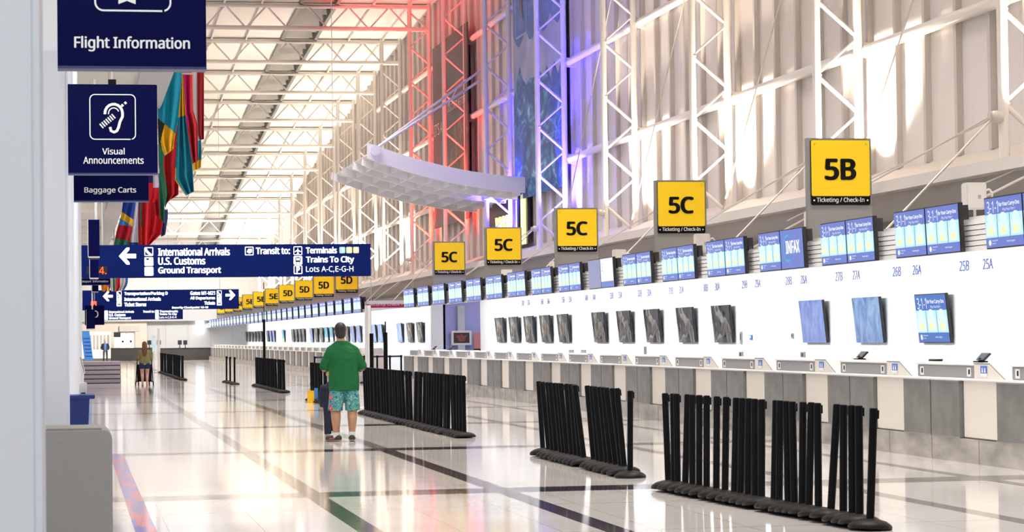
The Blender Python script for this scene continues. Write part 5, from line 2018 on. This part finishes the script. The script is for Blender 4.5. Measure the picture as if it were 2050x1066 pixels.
def hand(bm, w, f, up, s=1.0):
    """palm and five bent fingers from wrist w, pointing along f, thumb side along up"""
    w, f, up = Vector(w), Vector(f).normalized(), Vector(up).normalized()
    side = f.cross(up).normalized()
    curl = side
    for q in range(4):
        o = up * (0.030 - 0.020 * q) * s
        capsule(bm, w + o * 0.5, 0.018 * s, w + f * 0.085 * s + o, 0.013 * s, 8)
        L = (0.075, 0.085, 0.08, 0.06)[q] * s
        k = w + f * 0.09 * s + o
        a = k + (f * 0.9 + curl * 0.35).normalized() * L * 0.5
        capsule(bm, k, 0.0105 * s, a, 0.009 * s, 8)
        capsule(bm, a, 0.009 * s, a + (f * 0.5 + curl * 0.85).normalized() * L * 0.5, 0.0075 * s, 8)
    k = w + f * 0.03 * s + up * 0.03 * s
    a = k + (f * 0.6 + up * 0.7).normalized() * 0.045 * s
    capsule(bm, k, 0.014 * s, a, 0.011 * s, 8)
    capsule(bm, a, 0.011 * s, a + (f * 0.9 + up * 0.2 + curl * 0.3).normalized() * 0.035 * s, 0.009 * s, 8)


def head(bm, c, s=1.0, turn=0.0, facing=1):
    """head with face; facing=+1 looks along +Y (away), -1 towards the viewer"""
    c = Vector(c)
    R_ = Matrix.Rotation(turn, 4, 'Z')

    def P(x, y, z):
        return c + (R_ @ Vector((x * s, y * s * facing, z * s)))
    ellipsoid(bm, P(0, -0.01, 0.03), 0.078 * s, 0.096 * s, 0.098 * s, R_)
    ellipsoid(bm, P(0, 0.025, -0.05), 0.060 * s, 0.066 * s, 0.072 * s, R_)
    capsule(bm, P(0, 0.085, 0.02), 0.011 * s, P(0, 0.108, -0.022), 0.016 * s, 8)       # nose
    ellipsoid(bm, P(0, 0.078, -0.065), 0.026 * s, 0.016 * s, 0.012 * s, R_)            # mouth
    ellipsoid(bm, P(0, 0.062, -0.10), 0.028 * s, 0.024 * s, 0.022 * s, R_)             # chin
    for sg in (-1, 1):
        ellipsoid(bm, P(sg * 0.080, -0.005, -0.005), 0.014 * s, 0.024 * s, 0.034 * s, R_)   # ears
        ellipsoid(bm, P(sg * 0.032, 0.078, 0.032), 0.024 * s, 0.012 * s, 0.010 * s, R_)     # brows
        ellipsoid(bm, P(sg * 0.045, 0.058, -0.02), 0.022 * s, 0.02 * s, 0.02 * s, R_)       # cheeks


def eyes(parent, c, s, facing, mat_white, mat_dark):
    c = Vector(c)
    for sg in (-1, 1):
        m = MB()
        for rr, mt, dy in ((0.013, mat_white, 0.072), (0.007, mat_dark, 0.080)):
            prof = [(0.0, -rr * s), (rr * 0.7 * s, -rr * 0.7 * s), (rr * s, 0), (rr * 0.7 * s, rr * 0.7 * s), (0, rr * s)]
            m.lathe(prof, mt, (c.x + sg * 0.032 * s, c.y + facing * dy * s, c.z + 0.008 * s), 10)
        m.build('eye', parent)


# ---- the man in the green shirt, back to the viewer
base = atZ(690, 884)
man = thing('person', 'heavyset person in a green shirt and floral shorts standing with back turned beside the stanchions', 'person', (base.x, base.y, 0))
HEADC = (-0.045, 0.06, 1.70)
b = bmesh.new()
head(b, HEADC, 1.08, 0.05)
capsule(b, (-0.04, 0.03, 1.50), 0.070, (-0.045, 0.04, 1.62), 0.066)
loft(b, [(0, 0.01, 0.80, 0.20, 0.15), (0, 0.01, 0.95, 0.215, 0.165), (0, 0.02, 1.1, 0.205, 0.16), (-0.01, 0.01, 1.3, 0.21, 0.14), (-0.02, 0.01, 1.42, 0.20, 0.11), (-0.03, 0.02, 1.5, 0.10, 0.08)])
for sg, kx, ax, ay in ((-1, -0.135, -0.125, 0.03), (1, 0.125, 0.115, 0.0)):
    capsule(b, (sg * 0.105, 0.01, 0.82), 0.115, (kx, 0.02, 0.50), 0.082)
    capsule(b, (kx, 0.02, 0.50), 0.078, (kx * 0.98, 0.0, 0.36), 0.076)
    capsule(b, (kx * 0.98, -0.005, 0.36), 0.076, (ax, ay, 0.12), 0.048)
    capsule(b, (ax, ay, 0.12), 0.046, (ax, ay, 0.06), 0.05)
    capsule(b, (ax, ay, 0.045), 0.04, (ax + sg * 0.03, ay + 0.13, 0.04), 0.035)
for sg in (-1, 1):
    sh = Vector((sg * 0.19 - 0.02, 0.0, 1.385))
    el = Vector((sg * 0.295 - 0.01, 0.02, 1.135))
    wr = Vector((sg * 0.19 + 0.02, 0.26, 1.13))
    capsule(b, sh, 0.072, el, 0.056)
    capsule(b, el, 0.055, wr, 0.036)
    hand(b, wr, (-sg * 0.55, 0.8, 0.1), (0, 0, 1), 1.05)
solid('body', b, M['skin'], man, 0.0085, 3)
eyes(man, HEADC, 1.08, 1, M['sock'], M['black'])
b = bmesh.new()
loft(b, [(0, 0.01, 0.775, 0.232, 0.175), (0, 0.01, 0.80, 0.236, 0.185), (0, 0.01, 0.95, 0.240, 0.19), (0, 0.02, 1.05, 0.232, 0.19), (-0.005, 0.02, 1.15, 0.225, 0.18), (-0.01, 0.01, 1.28, 0.238, 0.165),
         (-0.015, 0.01, 1.38, 0.235, 0.135), (-0.02, 0.01, 1.44, 0.19, 0.11), (-0.03, 0.02, 1.495, 0.125, 0.09), (-0.038, 0.025, 1.525, 0.088, 0.082), (-0.04, 0.03, 1.555, 0.078, 0.078)])
for sg in (-1, 1):
    sh = Vector((sg * 0.185 - 0.02, 0.0, 1.375))
    el = Vector((sg * 0.295 - 0.01, 0.02, 1.165))
    capsule(b, sh, 0.085, el, 0.078)
    capsule(b, el, 0.078, el + Vector((-sg * 0.02, 0.06, -0.03)), 0.07)
    capsule(b, (sg * 0.06 - 0.03, 0.015, 1.50), 0.06, (sg * 0.19 - 0.02, 0.0, 1.405), 0.07)
solid('shirt', b, M['shirt_green'], man, 0.010, 5)
b = bmesh.new()
for sg, kx in ((-1, -0.135), (1, 0.130)):
    loft(b, [(kx * 1.0, 0.02, 0.475, 0.118, 0.125), (kx, 0.02, 0.52, 0.116, 0.125), (sg * 0.12, 0.01, 0.64, 0.118, 0.14), (sg * 0.105, 0.01, 0.78, 0.122, 0.155), (sg * 0.10, 0.01, 0.85, 0.12, 0.15)], 18, 2.3)
solid('shorts', b, M['floral'], man, 0.010, 2)
b = bmesh.new()
ellipsoid(b, (HEADC[0], HEADC[1] - 0.02, HEADC[2] + 0.045), 0.092, 0.108, 0.102)
ellipsoid(b, (HEADC[0], HEADC[1] - 0.042, HEADC[2] - 0.035), 0.083, 0.082, 0.085)
capsule(b, (HEADC[0], HEADC[1] - 0.05, HEADC[2] - 0.06), 0.06, (HEADC[0], HEADC[1] - 0.045, HEADC[2] - 0.095), 0.05)
solid('hair', b, M['hair_dark'], man, 0.010, 2)
for sg, ax, ay, yaw in ((-1, -0.125, 0.03, 0.75), (1, 0.115, 0.0, -0.15)):
    b = bmesh.new()
    capsule(b, (ax, ay, 0.07), 0.055, (ax, ay, 0.135), 0.054)
    solid('sock', b, M['sock'], man, 0.010, 2)
    f = Vector((-math.sin(yaw), math.cos(yaw), 0))
    b = bmesh.new()
    c = Vector((ax, ay, 0))
    capsule(b, c - f * 0.05 + EZ * 0.05, 0.05, c + f * 0.04 + EZ * 0.055, 0.052)
    capsule(b, c + f * 0.04 + EZ * 0.05, 0.05, c + f * 0.17 + EZ * 0.04, 0.045)
    sh_ = solid('shoe', b, M['shoe'], man, 0.008, 2)
    b = bmesh.new()
    for q in (0.012,):
        capsule(b, c - f * 0.06 + EZ * 0.016, 0.048, c + f * 0.18 + EZ * 0.016, 0.046)
    for v in b.verts:
        v.co.z = 0.002 + max(0, min(1, (v.co.z + 0.032) / 0.096)) * 0.026
    solid('sole', b, M['sole'], sh_, 0.007, 1)
    m = MB()
    s_ = f.cross(EZ)
    m.tube(c + s_ * 0.047 + f * 0.0 + EZ * 0.045, c + s_ * 0.045 + f * 0.1 + EZ * 0.04, 0.012, M['shoe_red']).tube(c - s_ * 0.047 + EZ * 0.045, c - s_ * 0.045 + f * 0.1 + EZ * 0.04, 0.012, M['shoe_red'])
    m.build('side_stripe', sh_)
sheet = MB().box(-0.16, 0.16, 0.0, 0.004, -0.11, 0.11, M['white_letter']).build('paper_sheet')
sheet.location = (base.x + 0.0, base.y + 0.40, 1.16)
sheet.rotation_euler = (-0.9, 0, 0)
tag(sheet, 'white paper held in front of the person in the green shirt', 'paper')

# ---- the child half hidden beside the man
cb = atZ(657, 878)
kid = thing('person', 'child in dark navy clothes mostly hidden behind the person in the green shirt', 'person', (cb.x + 0.07, cb.y + 0.25, 0))
b = bmesh.new()
HK = (0.02, 0.03, 1.02)
head(b, HK, 0.92)
capsule(b, (0.02, 0.0, 0.86), 0.045, (0.02, 0.01, 0.95), 0.045)
loft(b, [(0.02, 0, 0.5, 0.12, 0.08), (0.02, 0, 0.65, 0.115, 0.08), (0.02, 0, 0.8, 0.125, 0.08), (0.02, 0, 0.87, 0.07, 0.05)], 16)
for sg in (-1, 1):
    capsule(b, (0.02 + sg * 0.06, 0, 0.5), 0.06, (0.02 + sg * 0.065, 0.01, 0.27), 0.045)
    capsule(b, (0.02 + sg * 0.065, 0.01, 0.27), 0.043, (0.02 + sg * 0.065, 0, 0.06), 0.032)
    capsule(b, (0.02 + sg * 0.065, -0.01, 0.03), 0.03, (0.02 + sg * 0.07, 0.09, 0.025), 0.025)
    capsule(b, (0.02 + sg * 0.13, 0, 0.81), 0.042, (0.02 + sg * 0.165, 0.0, 0.64), 0.034)
    capsule(b, (0.02 + sg * 0.165, 0.0, 0.64), 0.033, (0.02 + sg * 0.15, 0.1, 0.50), 0.025)
    hand(b, (0.02 + sg * 0.15, 0.1, 0.50), (0, 0.35, -0.9), (0, 1, 0), 0.72)
solid('body', b, M['skin_pale'], kid, 0.0085, 3)
eyes(kid, HK, 0.92, 1, M['sock'], M['black'])
b = bmesh.new()
loft(b, [(0.02, 0, 0.47, 0.145, 0.105), (0.02, 0, 0.65, 0.14, 0.10), (0.02, 0, 0.8, 0.145, 0.095), (0.02, 0, 0.88, 0.075, 0.06), (0.02, 0.005, 0.9, 0.058, 0.055)], 16)
for sg in (-1, 1):
    capsule(b, (0.02 + sg * 0.13, 0, 0.80), 0.058, (0.02 + sg * 0.168, 0.0, 0.64), 0.05)
    capsule(b, (0.02 + sg * 0.168, 0.0, 0.64), 0.048, (0.02 + sg * 0.152, 0.09, 0.52), 0.04)
solid('hooded_top', b, M['navy_cloth'], kid, 0.010, 3)
b = bmesh.new()
for sg in (-1, 1):
    loft(b, [(0.02 + sg * 0.066, 0, 0.055, 0.058, 0.06), (0.02 + sg * 0.066, 0.0, 0.27, 0.062, 0.065), (0.02 + sg * 0.062, 0, 0.5, 0.078, 0.085), (0.02 + sg * 0.055, 0, 0.56, 0.085, 0.09)], 14)
solid('trousers', b, M['navy_cloth'], kid, 0.010, 2)
b = bmesh.new()
ellipsoid(b, (0.02, 0.012, 1.06), 0.083, 0.094, 0.086)
ellipsoid(b, (0.02, -0.02, 1.0), 0.078, 0.07, 0.07)
solid('hair', b, M['hair_fair'], kid, 0.010, 2)
for sg in (-1, 1):
    b = bmesh.new()
    capsule(b, (0.02 + sg * 0.066, -0.03, 0.036), 0.036, (0.02 + sg * 0.072, 0.10, 0.032), 0.032)
    solid('shoe', b, M['sole'], kid, 0.008, 2)

# ---- the woman with auburn hair pushing a cart
wb = atZ(290, 773)
wom = thing('person', 'person with long auburn hair in an olive top and denim shorts pushing a cart away', 'person', (wb.x, wb.y, 0))
b = bmesh.new()
HW = (0.0, 0.05, 1.44)
head(b, HW, 0.98)
capsule(b, (0, 0.0, 1.25), 0.05, (0, 0.03, 1.37), 0.048)
loft(b, [(0, 0, 0.74, 0.17, 0.12), (0, 0, 0.84, 0.175, 0.13), (0, 0, 0.98, 0.14, 0.10), (0, 0, 1.12, 0.155, 0.10), (0, 0, 1.22, 0.15, 0.085), (0, 0, 1.28, 0.07, 0.05)])
for sg in (-1, 1):
    dx = 0.09 * sg
    capsule(b, (dx, 0, 0.76), 0.095, (dx * 0.95, 0.02, 0.43), 0.062)
    capsule(b, (dx * 0.95, 0.02, 0.43), 0.058, (dx * 0.9, -0.01, 0.32), 0.058)
    capsule(b, (dx * 0.9, -0.01, 0.32), 0.058, (dx * 0.85, 0.0, 0.07), 0.034)
    capsule(b, (dx * 0.85, -0.01, 0.035), 0.034, (dx * 0.95, 0.13, 0.028), 0.026)
    sh, el, wr = Vector((sg * 0.165, 0, 1.20)), Vector((sg * 0.225, 0.03, 0.98)), Vector((sg * 0.19, 0.25, 0.98))
    capsule(b, sh, 0.05, el, 0.04)
    capsule(b, el, 0.04, wr, 0.027)
    hand(b, wr, (0, 1, 0.05), (-sg * 0.6, 0, 0.8), 0.9)
solid('body', b, M['skin_pale'], wom, 0.010, 3)
eyes(wom, HW, 0.98, 1, M['sock'], M['black'])
b = bmesh.new()
loft(b, [(0, 0, 0.78, 0.20, 0.145), (0, 0, 0.88, 0.195, 0.14), (0, 0, 1.0, 0.185, 0.125), (0, 0, 1.12, 0.185, 0.12), (0, 0, 1.22, 0.175, 0.105), (0, 0, 1.28, 0.085, 0.065)])
for sg in (-1, 1):
    capsule(b, (sg * 0.165, 0, 1.19), 0.068, (sg * 0.23, 0.03, 0.97), 0.062)
    capsule(b, (sg * 0.23, 0.03, 0.97), 0.06, (sg * 0.20, 0.2, 0.97), 0.045)
solid('top', b, M['olive_cloth'], wom, 0.011, 3)
b = bmesh.new()
for sg in (-1, 1):
    loft(b, [(sg * 0.09, 0, 0.60, 0.105, 0.115), (sg * 0.09, 0, 0.72, 0.108, 0.13), (sg * 0.085, 0, 0.82, 0.10, 0.13)], 16)
solid('shorts', b, M['denim'], wom, 0.011, 2)
b = bmesh.new()
ellipsoid(b, (0, 0.035, 1.475), 0.087, 0.1, 0.10)
loft(b, [(0.0, -0.125, 1.05, 0.03, 0.02), (0.0, -0.12, 1.14, 0.075, 0.035), (0, -0.085, 1.28, 0.09, 0.055), (0, -0.03, 1.42, 0.088, 0.075), (0, 0, 1.52, 0.07, 0.06)])
solid('hair', b, M['hair_red'], wom, 0.010, 2)
for sg in (-1, 1):
    b = bmesh.new()
    capsule(b, (sg * 0.077, -0.02, 0.036), 0.038, (sg * 0.087, 0.15, 0.03), 0.032)
    solid('shoe', b, M['sole'], wom, 0.009, 2)
t = thing('baggage_cart', 'black baggage cart pushed by the person with auburn hair', 'cart', (wb.x, wb.y + 0.30, 0))
m = MB()
for sg in (-1, 1):
    m.path([(sg * 0.24, 0.02, 0.99), (sg * 0.27, 0.08, 0.6), (sg * 0.30, 0.14, 0.09)], 0.018, M['black'])
    m.tube((sg * 0.29, 0.1, 0.14), (sg * 0.2, 0.85, 0.14), 0.02, M['black'])
m.box(-0.27, 0.27, 0.2, 0.85, 0.14, 0.17, M['black'])
m.box(-0.26, 0.26, 0.18, 0.22, 0.17, 0.75, M['black_soft'])
m.build('frame', t)
MB().tube((-0.25, 0.02, 0.985), (0.25, 0.02, 0.985), 0.015, M['black']).build('handle', t)
for cx, cy in ((-0.31, 0.14), (0.31, 0.14), (-0.19, 0.8), (0.19, 0.8)):
    MB().tube((cx - 0.02, cy, 0.07), (cx + 0.02, cy, 0.07), 0.07, M['black_soft'], n=14).build('wheel', t)

# ---- the man at the far counter, facing the hall
fb = atZ(211, 724)
fb = Vector((fb.x * 186.0 / fb.y, 186.0, 0))
pz = thing('person', 'person in a dark open jacket over a blue shirt standing at the far dark counter', 'person', (fb.x, fb.y, 0))
b = bmesh.new()
HF = (0.0, -0.02, 1.60)
head(b, HF, 1.0, 0, -1)
capsule(b, (0, 0, 1.38), 0.06, (0, 0, 1.53), 0.056)
loft(b, [(0, 0, 0.85, 0.17, 0.12), (0, 0, 1.0, 0.17, 0.12), (0, 0, 1.2, 0.18, 0.12), (0, 0, 1.36, 0.17, 0.09), (0, 0, 1.42, 0.08, 0.06)])
for sg in (-1, 1):
    capsule(b, (sg * 0.1, 0, 0.86), 0.095, (sg * 0.12, -0.01, 0.47), 0.065)
    capsule(b, (sg * 0.12, -0.01, 0.47), 0.062, (sg * 0.13, 0.0, 0.08), 0.042)
    capsule(b, (sg * 0.13, 0.01, 0.04), 0.038, (sg * 0.15, -0.15, 0.033), 0.03)
    capsule(b, (sg * 0.2, 0, 1.34), 0.055, (sg * 0.285, 0.02, 1.07), 0.045)
    capsule(b, (sg * 0.285, 0.02, 1.07), 0.042, (sg * 0.22, -0.12, 0.9), 0.03)
    hand(b, (sg * 0.22, -0.12, 0.9), (-sg * 0.2, -0.4, -0.8), (-sg, 0, 0), 1.0)
solid('body', b, M['skin_pale'], pz, 0.011, 3)
eyes(pz, HF, 1.0, -1, M['sock'], M['black'])
b = bmesh.new()
loft(b, [(0, 0, 0.84, 0.175, 0.13), (0, 0, 1.1, 0.18, 0.135), (0, 0, 1.36, 0.16, 0.11), (0, 0, 1.44, 0.075, 0.07)])
solid('shirt', b, M['blue_shirt'], pz, 0.012, 2)
b = bmesh.new()
for sg in (-1, 1):
    loft(b, [(sg * 0.135, 0.02, 0.78, 0.085, 0.16), (sg * 0.14, 0.02, 1.1, 0.085, 0.165), (sg * 0.14, 0.01, 1.34, 0.09, 0.135), (sg * 0.08, 0.02, 1.43, 0.05, 0.07)], 14)
    capsule(b, (sg * 0.2, 0, 1.33), 0.08, (sg * 0.295, 0.02, 1.06), 0.066)
    capsule(b, (sg * 0.295, 0.02, 1.06), 0.064, (sg * 0.23, -0.1, 0.92), 0.05)
loft(b, [(0, 0.09, 0.78, 0.18, 0.06), (0, 0.09, 1.1, 0.19, 0.06), (0, 0.07, 1.4, 0.14, 0.06)])
solid('jacket', b, M['jacket'], pz, 0.012, 2)
b = bmesh.new()
for sg in (-1, 1):
    loft(b, [(sg * 0.13, 0, 0.05, 0.065, 0.07), (sg * 0.12, 0, 0.47, 0.08, 0.085), (sg * 0.1, 0, 0.9, 0.1, 0.125)], 14)
solid('trousers', b, M['trouser'], pz, 0.012, 2)
b = bmesh.new()
ellipsoid(b, (0, 0.02, 1.65), 0.086, 0.10, 0.085)
solid('hair', b, M['hair_dark'], pz, 0.011, 2)
for sg in (-1, 1):
    b = bmesh.new()
    capsule(b, (sg * 0.13, 0.03, 0.04), 0.043, (sg * 0.152, -0.17, 0.035), 0.036)
    solid('shoe', b, M['hair_dark'], pz, 0.010, 2)
